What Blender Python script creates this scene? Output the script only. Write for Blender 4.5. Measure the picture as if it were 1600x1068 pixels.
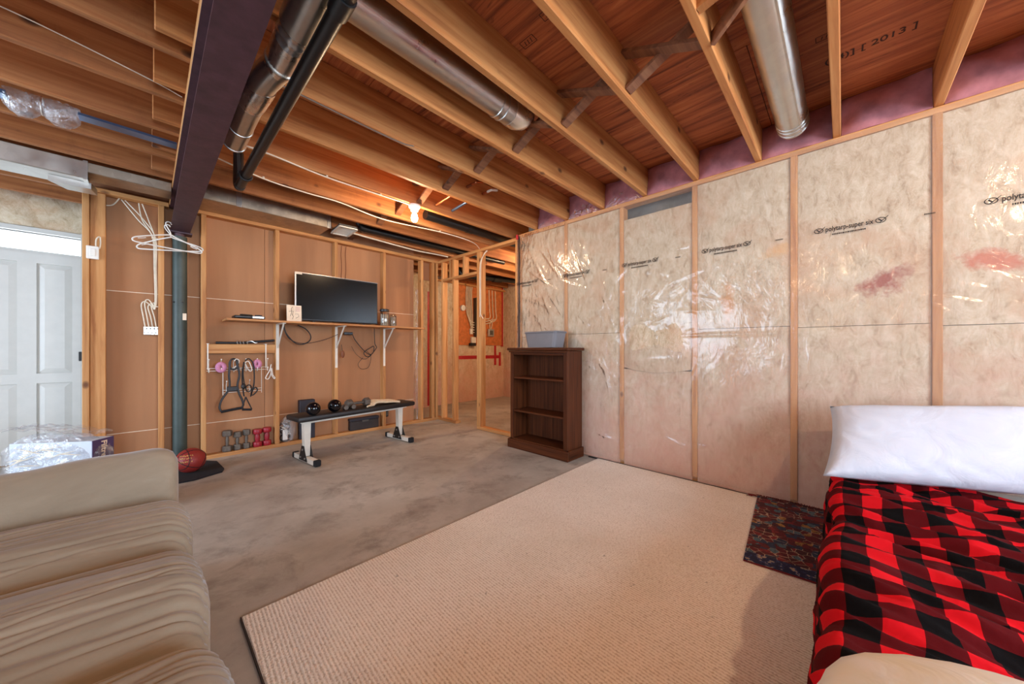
import bpy, bmesh, math, random
from mathutils import Vector, Matrix, Euler, noise as mn
random.seed(7)
for o in list(bpy.data.objects): bpy.data.objects.remove(o)
SC = bpy.context.scene
COL = SC.collection

# ------------------------------------------------------------------ camera
YAW = math.radians(46.39)
cd = bpy.data.cameras.new('camera'); cam = bpy.data.objects.new('camera', cd); COL.objects.link(cam)
cd.sensor_fit = 'HORIZONTAL'; cd.sensor_width = 36.0; cd.lens = 543/1600*36; cd.shift_y = 11/1600
cd.clip_start = 0.02
cam.location = (0, 0, 1.047); cam.rotation_euler = (math.pi/2, 0, -YAW)
SC.camera = cam

# ------------------------------------------------------------------ world, daylight, exposure
SC.view_settings.view_transform = 'Standard'; SC.view_settings.look = 'None'
SC.view_settings.gamma = 1.0; SC.view_settings.use_curve_mapping = False
SC.view_settings.exposure = 0.48
w = bpy.data.worlds.new('world'); SC.world = w; w.use_nodes = True
bg = w.node_tree.nodes['Background']; bg.inputs[0].default_value = (0.80, 0.90, 1.0, 1); bg.inputs[1].default_value = 3.0

def area(name, loc, rot, sx, sy, power, col):
    l = bpy.data.lights.new(name, 'AREA'); l.shape = 'RECTANGLE'; l.size = sx; l.size_y = sy
    l.energy = power; l.color = col
    o = bpy.data.objects.new(name, l); COL.objects.link(o); o.location = loc; o.rotation_euler = rot
    return o
DAY = (0.62, 0.79, 1.0)
# daylight entering by the rear window (behind the camera) and by the wide patio window in the left wall
area('daylight_rear_window', (0.55, -3.13, 1.45), (math.radians(90), 0, 0), 2.3, 1.5, 150, DAY)
area('daylight_left_window', (-3.53, 2.7, 1.25), (0, math.radians(-90), 0), 1.9, 2.0, 95, DAY)

# ------------------------------------------------------------------ mesh helpers
class MB:
    def __init__(s): s.v = []; s.f = []; s.uv = {}
    def add(s, vs, fs):
        b = len(s.v); s.v += [tuple(x) for x in vs]; s.f += [tuple(i+b for i in f) for f in fs]; return s
    def box(s, c, d, rot=None, bev=0.0):
        bm = bmesh.new(); bmesh.ops.create_cube(bm, size=1)
        for v in bm.verts: v.co = Vector((v.co.x*d[0], v.co.y*d[1], v.co.z*d[2]))
        if bev: bmesh.ops.bevel(bm, geom=list(bm.edges), offset=min(bev, min(d)*.45), segments=2 if bev > .006 else 1, profile=.5, affect='EDGES')
        R = rot if rot is not None else Matrix.Identity(3)
        bm.verts.index_update()
        vs = [R @ v.co + Vector(c) for v in bm.verts]; fs = [[v.index for v in f.verts] for f in bm.faces]
        bm.free(); return s.add(vs, fs)
    def bb(s, a, b, bev=0.0):
        return s.box([(a[i]+b[i])/2 for i in range(3)], [abs(b[i]-a[i]) for i in range(3)], None, bev)
    def bar(s, p0, p1, wd, h, up=(0, 0, 1), bev=0.0):
        p0 = Vector(p0); p1 = Vector(p1); x = (p1-p0); L = x.length; x.normalize()
        y = Vector(up).cross(x)
        if y.length < 1e-4: y = Vector((0, 1, 0)).cross(x)
        y.normalize(); z = x.cross(y)
        R = Matrix((x, y, z)).transposed()
        return s.box((p0+p1)/2, (L, wd, h), R, bev)
    def tube(s, pts, r, n=8, closed=False, caps=True):
        pts = [Vector(p) for p in pts]; m = len(pts); rr = r if isinstance(r, (list, tuple)) else [r]*m
        vs = []; prev = None
        for i, p in enumerate(pts):
            if closed: t = pts[(i+1) % m]-pts[i-1]
            else: t = pts[min(i+1, m-1)]-pts[max(i-1, 0)]
            if t.length < 1e-9: t = Vector((0, 0, 1))
            t.normalize()
            if prev is None:
                a = Vector((0, 0, 1)) if abs(t.z) < .9 else Vector((1, 0, 0))
                prev = (a-t*a.dot(t)).normalized()
            else:
                q = prev-t*prev.dot(t)
                prev = q.normalized() if q.length > 1e-6 else prev
            b = t.cross(prev)
            for k in range(n):
                an = 2*math.pi*k/n; vs.append(p+(prev*math.cos(an)+b*math.sin(an))*rr[i])
        fs = []
        for i in range(m if closed else m-1):
            j = (i+1) % m
            for k in range(n): fs.append((i*n+k, i*n+(k+1) % n, j*n+(k+1) % n, j*n+k))
        if caps and not closed: fs += [tuple(range(n))[::-1], tuple((m-1)*n+k for k in range(n))]
        return s.add(vs, fs)
    def cyl(s, p0, p1, r0, r1=None, n=16): return s.tube([p0, p1], [r0, r0 if r1 is None else r1], n)
    def lathe(s, prof, c=(0, 0, 0), n=20, R=None):
        vs = []; m = len(prof); R = R or Matrix.Identity(3); c = Vector(c)
        for r, z in prof:
            for k in range(n):
                a = 2*math.pi*k/n; vs.append(R @ Vector((r*math.cos(a), r*math.sin(a), z))+c)
        fs = []
        for i in range(m-1):
            for k in range(n): fs.append((i*n+k, i*n+(k+1) % n, (i+1)*n+(k+1) % n, (i+1)*n+k))
        if prof[0][0] > 1e-5: fs.append(tuple(range(n))[::-1])
        if prof[-1][0] > 1e-5: fs.append(tuple((m-1)*n+k for k in range(n)))
        return s.add(vs, fs)
    def ball(s, c, r, n=20, m=12):
        r = r if isinstance(r, (tuple, list)) else (r, r, r)
        b = len(s.v); s.lathe([(max(math.sin(math.pi*i/m), 1e-4), -math.cos(math.pi*i/m)) for i in range(m+1)], (0, 0, 0), n)
        for i in range(b, len(s.v)):
            x = s.v[i]; s.v[i] = (x[0]*r[0]+c[0], x[1]*r[1]+c[1], x[2]*r[2]+c[2])
        return s
    def grid(s, fn, nu, nv, uvf=None, wu=False):
        b = len(s.v)
        for i in range(nu+1):
            for j in range(nv+1):
                u, v = i/nu, j/nv; s.v.append(tuple(fn(u, v)))
                if uvf: s.uv[len(s.v)-1] = uvf(u, v)
        for i in range(nu):
            for j in range(nv):
                a = b+i*(nv+1)+j; s.f.append((a, a+1, a+nv+2, a+nv+1))
        return s
    def prism(s, poly, a, b, axis='z'):
        def P(x, y, z): return {'z': (x, y, z), 'y': (x, z, y), 'x': (z, x, y)}[axis]
        n = len(poly); vs = [P(x, y, a) for x, y in poly]+[P(x, y, b) for x, y in poly]
        fs = [tuple(range(n))[::-1], tuple(range(n, 2*n))]+[(i, (i+1) % n, n+(i+1) % n, n+i) for i in range(n)]
        return s.add(vs, fs)
    def each(s, name, mat, parent=None, smooth=False):
        par = list(range(len(s.v)))
        def find(i):
            while par[i] != i: par[i] = par[par[i]]; i = par[i]
            return i
        for f in s.f:
            for i in f[1:]: par[find(i)] = find(f[0])
        gr = {}
        for f in s.f: gr.setdefault(find(f[0]), []).append(f)
        for fs in gr.values():
            ids = sorted({i for f in fs for i in f}); mp = {i: k for k, i in enumerate(ids)}
            m = MB(); m.add([s.v[i] for i in ids], [tuple(mp[i] for i in f) for f in fs]); m.build(name, mat, parent, smooth=smooth)
    def build(s, name, mat, parent=None, origin=None, smooth=False, **props):
        pw = wp(parent) if parent else Vector((0, 0, 0))
        if origin is None:
            if parent is not None: origin = pw
            else:
                xs = [v[0] for v in s.v]; ys = [v[1] for v in s.v]; zs = [v[2] for v in s.v]
                origin = ((min(xs)+max(xs))/2, (min(ys)+max(ys))/2, min(zs))
        O = Vector(origin)
        me = bpy.data.meshes.new(name); me.from_pydata([tuple(Vector(v)-O) for v in s.v], [], s.f)
        bm = bmesh.new(); bm.from_mesh(me); bmesh.ops.recalc_face_normals(bm, faces=bm.faces)
        if s.uv:
            ul = bm.loops.layers.uv.new('UVMap')
            for f in bm.faces:
                for l in f.loops:
                    if l.vert.index in s.uv: l[ul].uv = s.uv[l.vert.index]
        bm.to_mesh(me); bm.free()
        if smooth:
            for p in me.polygons: p.use_smooth = True
            if smooth != 'full': me.set_sharp_from_angle(angle=math.radians(40))
        me.materials.append(MT[mat] if isinstance(mat, str) else mat)
        o = bpy.data.objects.new(name, me); COL.objects.link(o)
        if parent: o.parent = parent
        o.location = O-pw
        WP[o] = O
        for k, v in props.items(): o[k] = v
        return o
WP = {}
def wp(o): return WP.get(o, Vector((0, 0, 0)))
def thing(name, loc, label, cat, group=None, kind=None):
    o = bpy.data.objects.new(name, None); o.empty_display_size = .05; COL.objects.link(o); o.location = loc; WP[o] = Vector(loc)
    return tag(o, label, cat, group, kind)
def tag(o, label, cat, group=None, kind=None):
    o['label'] = label; o['category'] = cat
    if group: o['group'] = group
    if kind: o['kind'] = kind
    return o
LUMC = {}
def lum(name, a, b, axis, parent=None, mat='pine', bev=.003, label=None):
    """a piece of lumber as a box a..b whose grain (local X) runs along the given axis"""
    d = [abs(b[i]-a[i]) for i in range(3)]; c = Vector([(a[i]+b[i])/2 for i in range(3)])
    ld = {'X': d, 'Y': [d[1], d[0], d[2]], 'Z': [d[2], d[1], d[0]]}[axis]
    key = (tuple(round(x, 4) for x in ld), mat, bev)
    if key not in LUMC:
        m = MB().box((0, 0, 0), ld, None, bev); me = bpy.data.meshes.new(name)
        me.from_pydata(m.v, [], m.f); me.update(); me.materials.append(MT[mat]); LUMC[key] = me
    o = bpy.data.objects.new(name, LUMC[key]); COL.objects.link(o)
    o.rotation_euler = {'X': (0, 0, 0), 'Y': (0, 0, math.pi/2), 'Z': (0, math.pi/2, 0)}[axis]
    if parent: o.parent = parent
    o.location = c-wp(parent) if parent else c
    WP[o] = c
    if label: o['label'] = label
    return o
def rotz(a): return Matrix.Rotation(a, 3, 'Z')
def nz(x, y, z=0.0): return mn.noise(Vector((x, y, z)))
def smooth_path(pts, n=6):
    P = [Vector(p) for p in pts]; out = []
    for i in range(len(P)-1):
        p0 = P[max(i-1, 0)]; p1 = P[i]; p2 = P[i+1]; p3 = P[min(i+2, len(P)-1)]
        for k in range(n):
            t = k/n
            out.append(.5*((2*p1)+(p2-p0)*t+(2*p0-5*p1+4*p2-p3)*t*t+(3*p1-p0-3*p2+p3)*t**3))
    out.append(P[-1]); return out
def cable(name, pts, r, mat, parent=None, n=6, k=6, **pr):
    return MB().tube(smooth_path(pts, k), r, n).build(name, mat, parent, smooth=True, **pr)
def text_mb(txt, size, M, thick=0.0006, bold=0.0, align='LEFT'):
    cu = bpy.data.curves.new('t', 'FONT'); cu.body = txt; cu.size = size; cu.extrude = thick/2; cu.offset = bold; cu.align_x = align; cu.resolution_u = 3
    ob = bpy.data.objects.new('t', cu); COL.objects.link(ob)
    dg = bpy.context.evaluated_depsgraph_get(); me = bpy.data.meshes.new_from_object(ob.evaluated_get(dg))
    m = MB(); m.add([M @ v.co for v in me.vertices], [tuple(p.vertices) for p in me.polygons])
    bpy.data.objects.remove(ob); bpy.data.curves.remove(cu); bpy.data.meshes.remove(me)
    return m
def frame(o, x, y):
    x = Vector(x).normalized(); y = Vector(y).normalized(); z = x.cross(y)
    return Matrix.Translation(Vector(o)) @ Matrix((x, y, z)).transposed().to_4x4()

# ------------------------------------------------------------------ materials
MT = {}
def srgb(r, g, b):
    f = lambda c: (c/255/12.92 if c/255 <= .04045 else ((c/255+.055)/1.055)**2.4)
    return (f(r), f(g), f(b), 1)
class NT:
    def __init__(s, name):
        m = bpy.data.materials.new(name); m.use_nodes = True; s.m = m; s.t = m.node_tree; s.t.nodes.clear()
        s.out = s.t.nodes.new('ShaderNodeOutputMaterial'); MT[name] = m
    def n(s, typ, ins=None, **kw):
        nd = s.t.nodes.new('ShaderNode'+typ)
        for k, v in kw.items(): setattr(nd, k, v)
        for k, v in (ins or {}).items():
            if isinstance(v, bpy.types.NodeSocket): s.t.links.new(v, nd.inputs[k])
            elif isinstance(v, bpy.types.Node): s.t.links.new(v.outputs[0], nd.inputs[k])
            else: nd.inputs[k].default_value = v
        return nd
    def coord(s, scale=(1, 1, 1), kind='Object', rnd=False, rot=(0, 0, 0)):
        c = s.n('TexCoord').outputs[kind] if kind != 'World' else s.n('NewGeometry').outputs['Position']
        if rnd:
            r = s.n('ObjectInfo').outputs['Random']; mu = s.n('Math', {0: r, 1: 37.0}, operation='MULTIPLY')
            c = s.n('VectorMath', {0: c, 1: mu.outputs[0]}, operation='ADD').outputs[0]
        return s.n('Mapping', {'Vector': c, 'Scale': scale, 'Rotation': rot}).outputs[0]
    def noise(s, vec, scale=5, detail=4, rough=.55, dist=0.0):
        return s.n('TexNoise', {'Vector': vec, 'Scale': scale, 'Detail': detail, 'Roughness': rough, 'Distortion': dist}).outputs[0]
    def ramp(s, fac, stops, interp='LINEAR'):
        r = s.n('ValToRGB', {'Fac': fac}); cr = r.color_ramp; cr.interpolation = interp
        while len(cr.elements) < len(stops): cr.elements.new(.5)
        for e, (p, c) in zip(cr.elements, stops): e.position = p; e.color = c if len(c) == 4 else (*c, 1)
        return r.outputs[0]
    def mix(s, fac, a, b, mode='MIX'):
        nd = s.n('Mix', data_type='RGBA', blend_type=mode)
        for idx, v in ((0, fac), (6, a), (7, b)):
            if isinstance(v, (bpy.types.NodeSocket)): s.t.links.new(v, nd.inputs[idx])
            else: nd.inputs[idx].default_value = v
        return nd.outputs[2]
    def math(s, op, a, b=0.0, c=None):
        d = {0: a, 1: b}
        if c is not None: d[2] = c
        return s.n('Math', d, operation=op).outputs[0]
    def bump(s, h, strength=.3, dist=.01):
        return s.n('Bump', {'Height': h, 'Strength': strength, 'Distance': dist}).outputs[0]
    def bsdf(s, color, rough=.6, normal=None, metal=0.0, **kw):
        d = {'Base Color': color, 'Roughness': rough, 'Metallic': metal}
        if normal is not None: d['Normal'] = normal
        d.update(kw)
        b = s.n('BsdfPrincipled', d); s.t.links.new(b.outputs[0], s.out.inputs[0]); return b
B1 = (0, 0, 0, 1); W1 = (1, 1, 1, 1)

def wood(name, light, mid, dark, knot, rough=.62, gs=16, knots=True, grime=0.0, spec=.4):
    t = NT(name)
    g = t.noise(t.coord((.9, gs, gs), rnd=True), 1.6, 5, .6, .6)
    col = t.ramp(g, [(.30, dark), (.48, mid), (.68, light)])
    big = t.noise(t.coord((.5, 2.5, 2.5), rnd=True), 1.3, 2)
    col = t.mix(t.math('MULTIPLY', big, .35), col, dark)
    if knots:
        vo = t.n('TexVoronoi', {'Vector': t.coord((4.2, 6.5, 6.5), rnd=True), 'Scale': 1.0, 'Randomness': 1.0})
        k = t.ramp(vo.outputs['Distance'], [(.05, W1), (.11, (.55, .55, .55, 1)), (.15, B1)])
        k = t.math('MULTIPLY', k, t.math('GREATER_THAN', t.n('SeparateColor', {0: vo.outputs['Color']}).outputs[0], .35))
        col = t.mix(t.math('MULTIPLY', k, .9), col, knot)
    if grime:
        gr = t.noise(t.coord((2.2, 1.2, 1.2), rnd=True), 2.5, 8, .75)
        gm = t.ramp(gr, [(.52, B1), (.68, W1)])
        col = t.mix(t.math('MULTIPLY', gm, grime), col, knot)
    hs = t.n('HueSaturation', {'Color': col, 'Value': t.math('ADD', t.math('MULTIPLY', t.n('ObjectInfo').outputs['Random'], .22), .88)})
    t.bsdf(hs.outputs[0], rough, t.bump(g, .18, .004), 0.0, **{'Specular IOR Level': spec})
wood('pine', srgb(216, 164, 106), srgb(200, 142, 84), srgb(166, 106, 58), srgb(96, 52, 28))
wood('joist_wood', srgb(208, 148, 88), srgb(190, 124, 68), srgb(158, 94, 48), srgb(74, 36, 20))
wood('joist_dark', srgb(192, 132, 80), srgb(168, 106, 60), srgb(134, 80, 44), srgb(62, 34, 22), grime=.25)
wood('brace_wood', srgb(160, 110, 76), srgb(136, 88, 60), srgb(100, 62, 44), srgb(58, 34, 26))
wood('bookcase_wood', srgb(100, 54, 28), srgb(80, 41, 21), srgb(54, 27, 14), srgb(30, 15, 10), rough=.5, gs=40, knots=False, spec=.12)
wood('shelf_board', srgb(206, 150, 96), srgb(190, 132, 80), srgb(160, 104, 60), srgb(110, 66, 38), knots=False)

t = NT('plywood')
v = t.coord((16, .9, 1), 'World'); g = t.noise(v, 1.2, 6, .62, 1.2)
col = t.ramp(g, [(.28, srgb(104, 52, 28)), (.46, srgb(170, 94, 52)), (.6, srgb(192, 114, 64)), (.78, srgb(212, 146, 90))])
ft = t.ramp(t.noise(t.coord((30, 5, 1), 'World'), 1.0, 3, .6, 1.5), [(.64, B1), (.72, W1)])
col = t.mix(t.math('MULTIPLY', ft, .7), col, srgb(62, 30, 18))
t.bsdf(col, .72, t.bump(g, .3, .004))

t = NT('concrete_floor')
n1 = t.noise(t.coord((1, 1, 1), 'World'), 1.3, 9, .68, .15); n2 = t.noise(t.coord((1, 1, 1), 'World'), 34, 5, .7)
n3 = t.noise(t.coord((1, 1, 1), 'World', rot=(0, 0, .5)), 3.4, 9, .72, .25)
col = t.ramp(n1, [(.32, srgb(150, 141, 130)), (.5, srgb(178, 170, 158)), (.68, srgb(198, 191, 180))])
col = t.mix(t.ramp(n3, [(.5, B1), (.66, (.75, .75, .75, 1))]), col, srgb(124, 114, 104))
col = t.mix(t.math('MULTIPLY', n2, .35), col, srgb(146, 136, 125))
t.bsdf(col, t.ramp(n1, [(.3, (.42, .42, .42, 1)), (.7, (.6, .6, .6, 1))]), t.bump(n2, .12, .003))

t = NT('foundation'); n1 = t.noise(t.coord((1, 1, 1)), 9, 6, .65)
t.bsdf(t.ramp(n1, [(.3, srgb(94, 94, 90)), (.7, srgb(132, 131, 126))]), .9, t.bump(n1, .3, .01))
t = NT('gypsum'); n1 = t.noise(t.coord((1, 1, 1)), 3, 3)
t.bsdf(t.ramp(n1, [(.3, srgb(196, 192, 186)), (.7, srgb(208, 204, 198))]), .8)

t = NT('drywall_back')   # the brown paper back of the gypsum sheets
n1 = t.noise(t.coord((3, 3, .35), rnd=True), 1.1, 4, .6); n2 = t.noise(t.coord((1, 1, 1)), 90, 3)
col = t.ramp(n1, [(.3, srgb(158, 110, 76)), (.5, srgb(174, 124, 86)), (.7, srgb(184, 134, 95))])
t.bsdf(t.mix(t.math('MULTIPLY', n2, .12), col, srgb(140, 95, 66)), .85)
def plain(name, rgb, rough=.5, metal=0.0, var=.12, scale=12, bump=0.0, **kw):
    t = NT(name); c = srgb(*rgb); d = tuple(x*(1-var) for x in c[:3])+(1,); l = tuple(min(1, x*(1+var)) for x in c[:3])+(1,)
    n = t.noise(t.coord((1, 1, 1)), scale, 4, .6)
    t.bsdf(t.ramp(n, [(.3, d), (.7, l)]), rough, t.bump(n, bump, .004) if bump else None, metal, **kw)
plain('white_paper', (232, 214, 190), .8)
plain('white_paint', (206, 204, 197), .42, var=.03)
plain('white_plastic', (232, 228, 220), .4, var=.03)
plain('white_metal', (222, 214, 200), .42, var=.06)
plain('black_plastic', (20, 20, 22), .4)
plain('black_rubber', (14, 14, 18), .8, bump=.2, scale=90)
plain('black_vinyl', (30, 26, 26), .5, bump=.12, scale=60)
plain('black_gloss', (6, 7, 14), .08)
plain('screen_glass', (3, 3, 3), .22, **{'Specular IOR Level': .25})
plain('silver_trim', (190, 190, 188), .3, .9)
plain('cast_iron', (104, 94, 84), .6, .35, .25, 40, .3)
plain('red_vinyl', (150, 26, 40), .45)
plain('pink_foam', (196, 128, 160), .8, bump=.3, scale=60)
plain('beam_paint', (72, 44, 52), .5, var=.3, scale=14, bump=.25)
plain('column_paint', (60, 72, 68), .5, var=.18, scale=9)
plain('cable_white', (226, 214, 192), .5)
plain('cable_black', (24, 20, 18), .6)
plain('grey_bin', (120, 117, 120), .45, var=.05)
plain('porcelain', (240, 236, 228), .35, var=.02)
plain('copper', (176, 104, 66), .35, .9)
plain('red_tape', (178, 22, 36), .35, var=.2, bump=.5, scale=18)
plain('sealant', (22, 18, 18), .4)
plain('ink', (30, 26, 26), .7)
plain('ink_faint', (64, 34, 22), .8)
plain('osb_board', (196, 112, 56), .7, var=.25, scale=14)
plain('grey_panel', (96, 92, 86), .45, .3)
plain('towel', (222, 196, 160), .95, bump=.5, scale=50)
plain('dark_box', (52, 44, 42), .7)
plain('navy_panel', (38, 36, 46), .6)
plain('brown_strip', (120, 66, 38), .6)
plain('purple_card', (74, 58, 98), .5, var=.08)
plain('cardboard_white', (196, 204, 214), .6, var=.06)
plain('ball_ink', (214, 172, 90), .5)
plain('mat_black', (24, 22, 28), .95, bump=.6, scale=150)
plain('pink_wool', (170, 110, 114), 1.0, var=.28, scale=9, bump=.9)
plain('mattress_cloth', (196, 190, 180), .9)
plain('jar_label', (196, 188, 172), .6, var=.5, scale=30)
plain('flue_tape', (196, 196, 196), .25, .8, .2)
plain('blue_steel', (104, 132, 176), .28, .85, .15)
plain('straw', (150, 116, 70), .8)

def galv(name, c1, c2, rough, bs=.1):
    t = NT(name); vo = t.n('TexVoronoi', {'Vector': t.coord((1, 1, 1)), 'Scale': 26.0}); n = t.noise(t.coord((1, 1, 1)), 7, 4)
    col = t.mix(t.math('MULTIPLY', vo.outputs['Color'], .5), srgb(*c1), srgb(*c2))
    t.bsdf(col, t.ramp(n, [(.3, (rough*.7,)*3), (.7, (rough*1.2,)*3)]), t.bump(n, bs, .01), 1.0)
galv('galvanized', (206, 204, 198), (188, 186, 182), .36, .02)
galv('foil', (236, 232, 226), (214, 210, 204), .3, .4)
galv('duct_dull', (190, 176, 158), (150, 136, 120), .45)

t = NT('basketball_leather'); vo = t.n('TexVoronoi', {'Vector': t.coord((1, 1, 1)), 'Scale': 160.0})
t.bsdf(t.mix(t.noise(t.coord((1, 1, 1)), 8), srgb(128, 32, 28), srgb(154, 46, 38)), .5, t.bump(vo.outputs['Distance'], .4, .002))

t = NT('insulation')     # white fibreglass batts with scorched-looking pink and tan patches
P = t.coord((1, 1, 1), 'World')
n1 = t.noise(P, 2.2, 6, .65, .6); n2 = t.noise(t.coord((1, 1.4, .7), 'World'), 13, 8, .8, .5); n3 = t.noise(P, 5.0, 5, .7, .8)
col = t.ramp(n2, [(.3, srgb(164, 136, 104)), (.46, srgb(204, 184, 154)), (.66, srgb(228, 214, 190))])
col = t.mix(t.math('MULTIPLY', t.ramp(n1, [(.48, B1), (.70, W1)]), .65), col, srgb(200, 152, 112))
z = t.n('SeparateXYZ', {0: P}).outputs[2]; yy = t.n('SeparateXYZ', {0: P}).outputs[1]
low = t.n('MapRange', {0: t.math('ADD', z, t.math('MULTIPLY', t.math('SUBTRACT', n3, .5), 1.6)), 1: 1.15, 2: .1, 3: 0.0, 4: .7}).outputs[0]
col = t.mix(low, col, srgb(222, 168, 150))
for (cy, cz, ry, rz, ang, cc) in ((-.175, 1.44, .13, .075, .5, (158, 70, 50)), (-.56, 1.50, .13, .06, -.35, (196, 112, 82)), (.62, 1.42, .06, .15, 0, (214, 160, 110)), (.32, 1.72, .1, .05, .3, (220, 176, 126))):
    dy = t.math('SUBTRACT', yy, cy); dz = t.math('SUBTRACT', z, cz)
    a = t.math('ADD', t.math('MULTIPLY', dy, math.cos(ang)/ry), t.math('MULTIPLY', dz, -math.sin(ang)/ry))
    b = t.math('ADD', t.math('MULTIPLY', dy, math.sin(ang)/rz), t.math('MULTIPLY', dz, math.cos(ang)/rz))
    d = t.math('SQRT', t.math('ADD', t.math('MULTIPLY', a, a), t.math('MULTIPLY', b, b)))
    d = t.math('ADD', d, t.math('MULTIPLY', t.math('SUBTRACT', t.noise(P, 15, 7, .72), .5), 2.8))
    col = t.mix(t.n('MapRange', {0: d, 1: 1.1, 2: .35, 3: 0.0, 4: .95}).outputs[0], col, srgb(*cc))
t.bsdf(col, .95, t.bump(n2, .5, .02))

t = NT('poly_film')      # clear vapour-barrier sheet: see-through, slightly milky, glossy on its wrinkles
P = t.coord((1, 1, 1), 'World')
nb = t.noise(t.coord((1, 2.0, 1.1), 'World', rot=(.7, 0, 0)), 5.5, 3, .5, 1.6); nb2 = t.noise(P, 24, 2, .5, .8)
bmp = t.bump(t.math('ADD', nb, t.math('MULTIPLY', nb2, .12)), .16, .03)
tr = t.n('BsdfTransparent', {0: (.97, .96, .95, 1)}); gl = t.n('BsdfGlossy', {'Color': (1, 1, 1, 1), 'Roughness': .14, 'Normal': bmp})
df = t.n('BsdfDiffuse', {0: (.88, .86, .84, 1)})
lw = t.n('Fresnel', {'IOR': 1.42, 'Normal': bmp}).outputs[0]
m1 = t.n('MixShader', {0: .10, 1: tr.outputs[0], 2: df.outputs[0]})
m2 = t.n('MixShader', {0: t.math('MULTIPLY', t.math('ADD', lw, .01), .75), 1: m1.outputs[0], 2: gl.outputs[0]})
t.t.links.new(m2.outputs[0], t.out.inputs[0])
t = NT('thin_plastic')
P = t.coord((1, 1, 1)); bmp = t.bump(t.noise(P, 14, 4, .6, 1.2), .8, .03)
tr = t.n('BsdfTransparent', {0: (.94, .95, .97, 1)}); gl = t.n('BsdfGlossy', {'Roughness': .16, 'Normal': bmp}); df = t.n('BsdfDiffuse', {0: (.86, .88, .9, 1), 'Normal': bmp})
m1 = t.n('MixShader', {0: t.ramp(t.noise(P, 9, 4, .6, 1.0), [(.42, (.05, .05, .05, 1)), (.68, (.42, .42, .42, 1))]), 1: tr.outputs[0], 2: df.outputs[0]})
m2 = t.n('MixShader', {0: .13, 1: m1.outputs[0], 2: gl.outputs[0]}); t.t.links.new(m2.outputs[0], t.out.inputs[0])
t = NT('pane_glass'); tr = t.n('BsdfTransparent'); gl = t.n('BsdfGlossy', {'Roughness': .02}); m2 = t.n('MixShader', {0: .06, 1: tr.outputs[0], 2: gl.outputs[0]}); t.t.links.new(m2.outputs[0], t.out.inputs[0])
t = NT('jar_glass'); tr = t.n('BsdfTransparent', {0: (.9, .9, .88, 1)}); gl = t.n('BsdfGlossy', {'Roughness': .05}); m2 = t.n('MixShader', {0: .25, 1: tr.outputs[0], 2: gl.outputs[0]}); t.t.links.new(m2.outputs[0], t.out.inputs[0])
def glow(name, col, s):
    t = NT(name); e = t.n('Emission', {0: (*col, 1), 1: s}); t.t.links.new(e.outputs[0], t.out.inputs[0])
WARM = (1.0, .70, .43)
glow('bulb_glow', WARM, 420.0); glow('bulb_glow_bright', WARM, 900.0)

t = NT('carpet_loops')
P = t.coord((1, 1, 1), 'World'); wv = t.n('TexWave', {'Vector': t.coord((1, 1, 1), 'World', rot=(0, 0, .05)), 'Scale': 25.0, 'Distortion': 2.4, 'Detail': 2.0, 'Detail Scale': 6.0}, wave_type='BANDS', bands_direction='X').outputs[1]
vo = t.n('TexVoronoi', {'Vector': t.coord((90, 120, 60), 'World'), 'Scale': 1.0}).outputs['Distance']
h = t.math('ADD', t.math('MULTIPLY', wv, .7), t.math('MULTIPLY', t.math('SUBTRACT', 1.0, vo), .6))
col = t.ramp(h, [(.15, srgb(204, 186, 166)), (.5, srgb(235, 222, 206)), (.9, srgb(246, 236, 223))])
fl = t.ramp(t.noise(P, 26, 2, .5), [(.74, B1), (.78, W1)]); col = t.mix(t.math('MULTIPLY', fl, .5), col, srgb(96, 84, 70))
col = t.mix(t.ramp(t.noise(P, 1.4, 3), [(.45, B1), (.75, (.3, .3, .3, 1))]), col, srgb(188, 166, 138))
t.bsdf(col, .95, t.bump(h, .5, .006))

t = NT('sofa_suede')
P = t.coord((1, 1, 1), 'World'); n1 = t.noise(t.coord((1.2, 5, 3), 'World'), 2.2, 5, .65, .5); n2 = t.noise(P, 160, 2)
col = t.ramp(n1, [(.3, srgb(138, 124, 105)), (.55, srgb(152, 138, 118)), (.75, srgb(164, 151, 131))])
t.bsdf(col, .9, t.bump(n2, .15, .002), 0.0, **{'Sheen Weight': .35, 'Sheen Roughness': .4, 'Sheen Tint': (.85, .92, 1, 1), 'Specular IOR Level': .2})

t = NT('buffalo_plaid')
uv = t.n('TexCoord').outputs['UV']; sp = t.n('SeparateXYZ', {0: uv})
def stripe(o): return t.math('LESS_THAN', t.math('FRACT', t.math('MULTIPLY', o, 1/.118)), .5)
su = stripe(sp.outputs[0]); sv = stripe(sp.outputs[1]); sm = t.math('MULTIPLY', t.math('ADD', su, sv), .5)
col = t.ramp(sm, [(0.0, srgb(212, 22, 32)), (.25, srgb(86, 12, 16)), (.75, srgb(12, 9, 9))], 'CONSTANT')
tw = t.noise(t.coord((1, 1, 1), 'UV'), 180, 2)
t.bsdf(col, .95, t.bump(t.noise(t.coord((1, 1, 1), 'UV'), 60, 3), .35, .004), 0.0, **{'Specular IOR Level': .1})

t = NT('pillow_cotton'); n1 = t.noise(t.coord((1, 1, 1)), 7, 4, .6, 1.0)
t.bsdf(t.ramp(n1, [(.3, srgb(196, 199, 208)), (.7, srgb(208, 211, 218))]), .85, t.bump(n1, .35, .02))
t = NT('duvet_cotton'); n1 = t.noise(t.coord((1, 1, 1)), 6, 4, .6, 1.0)
t.bsdf(t.ramp(n1, [(.3, srgb(226, 218, 190)), (.6, srgb(232, 230, 224)), (.8, srgb(214, 222, 238))]), .85, t.bump(n1, .3, .02))

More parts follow.
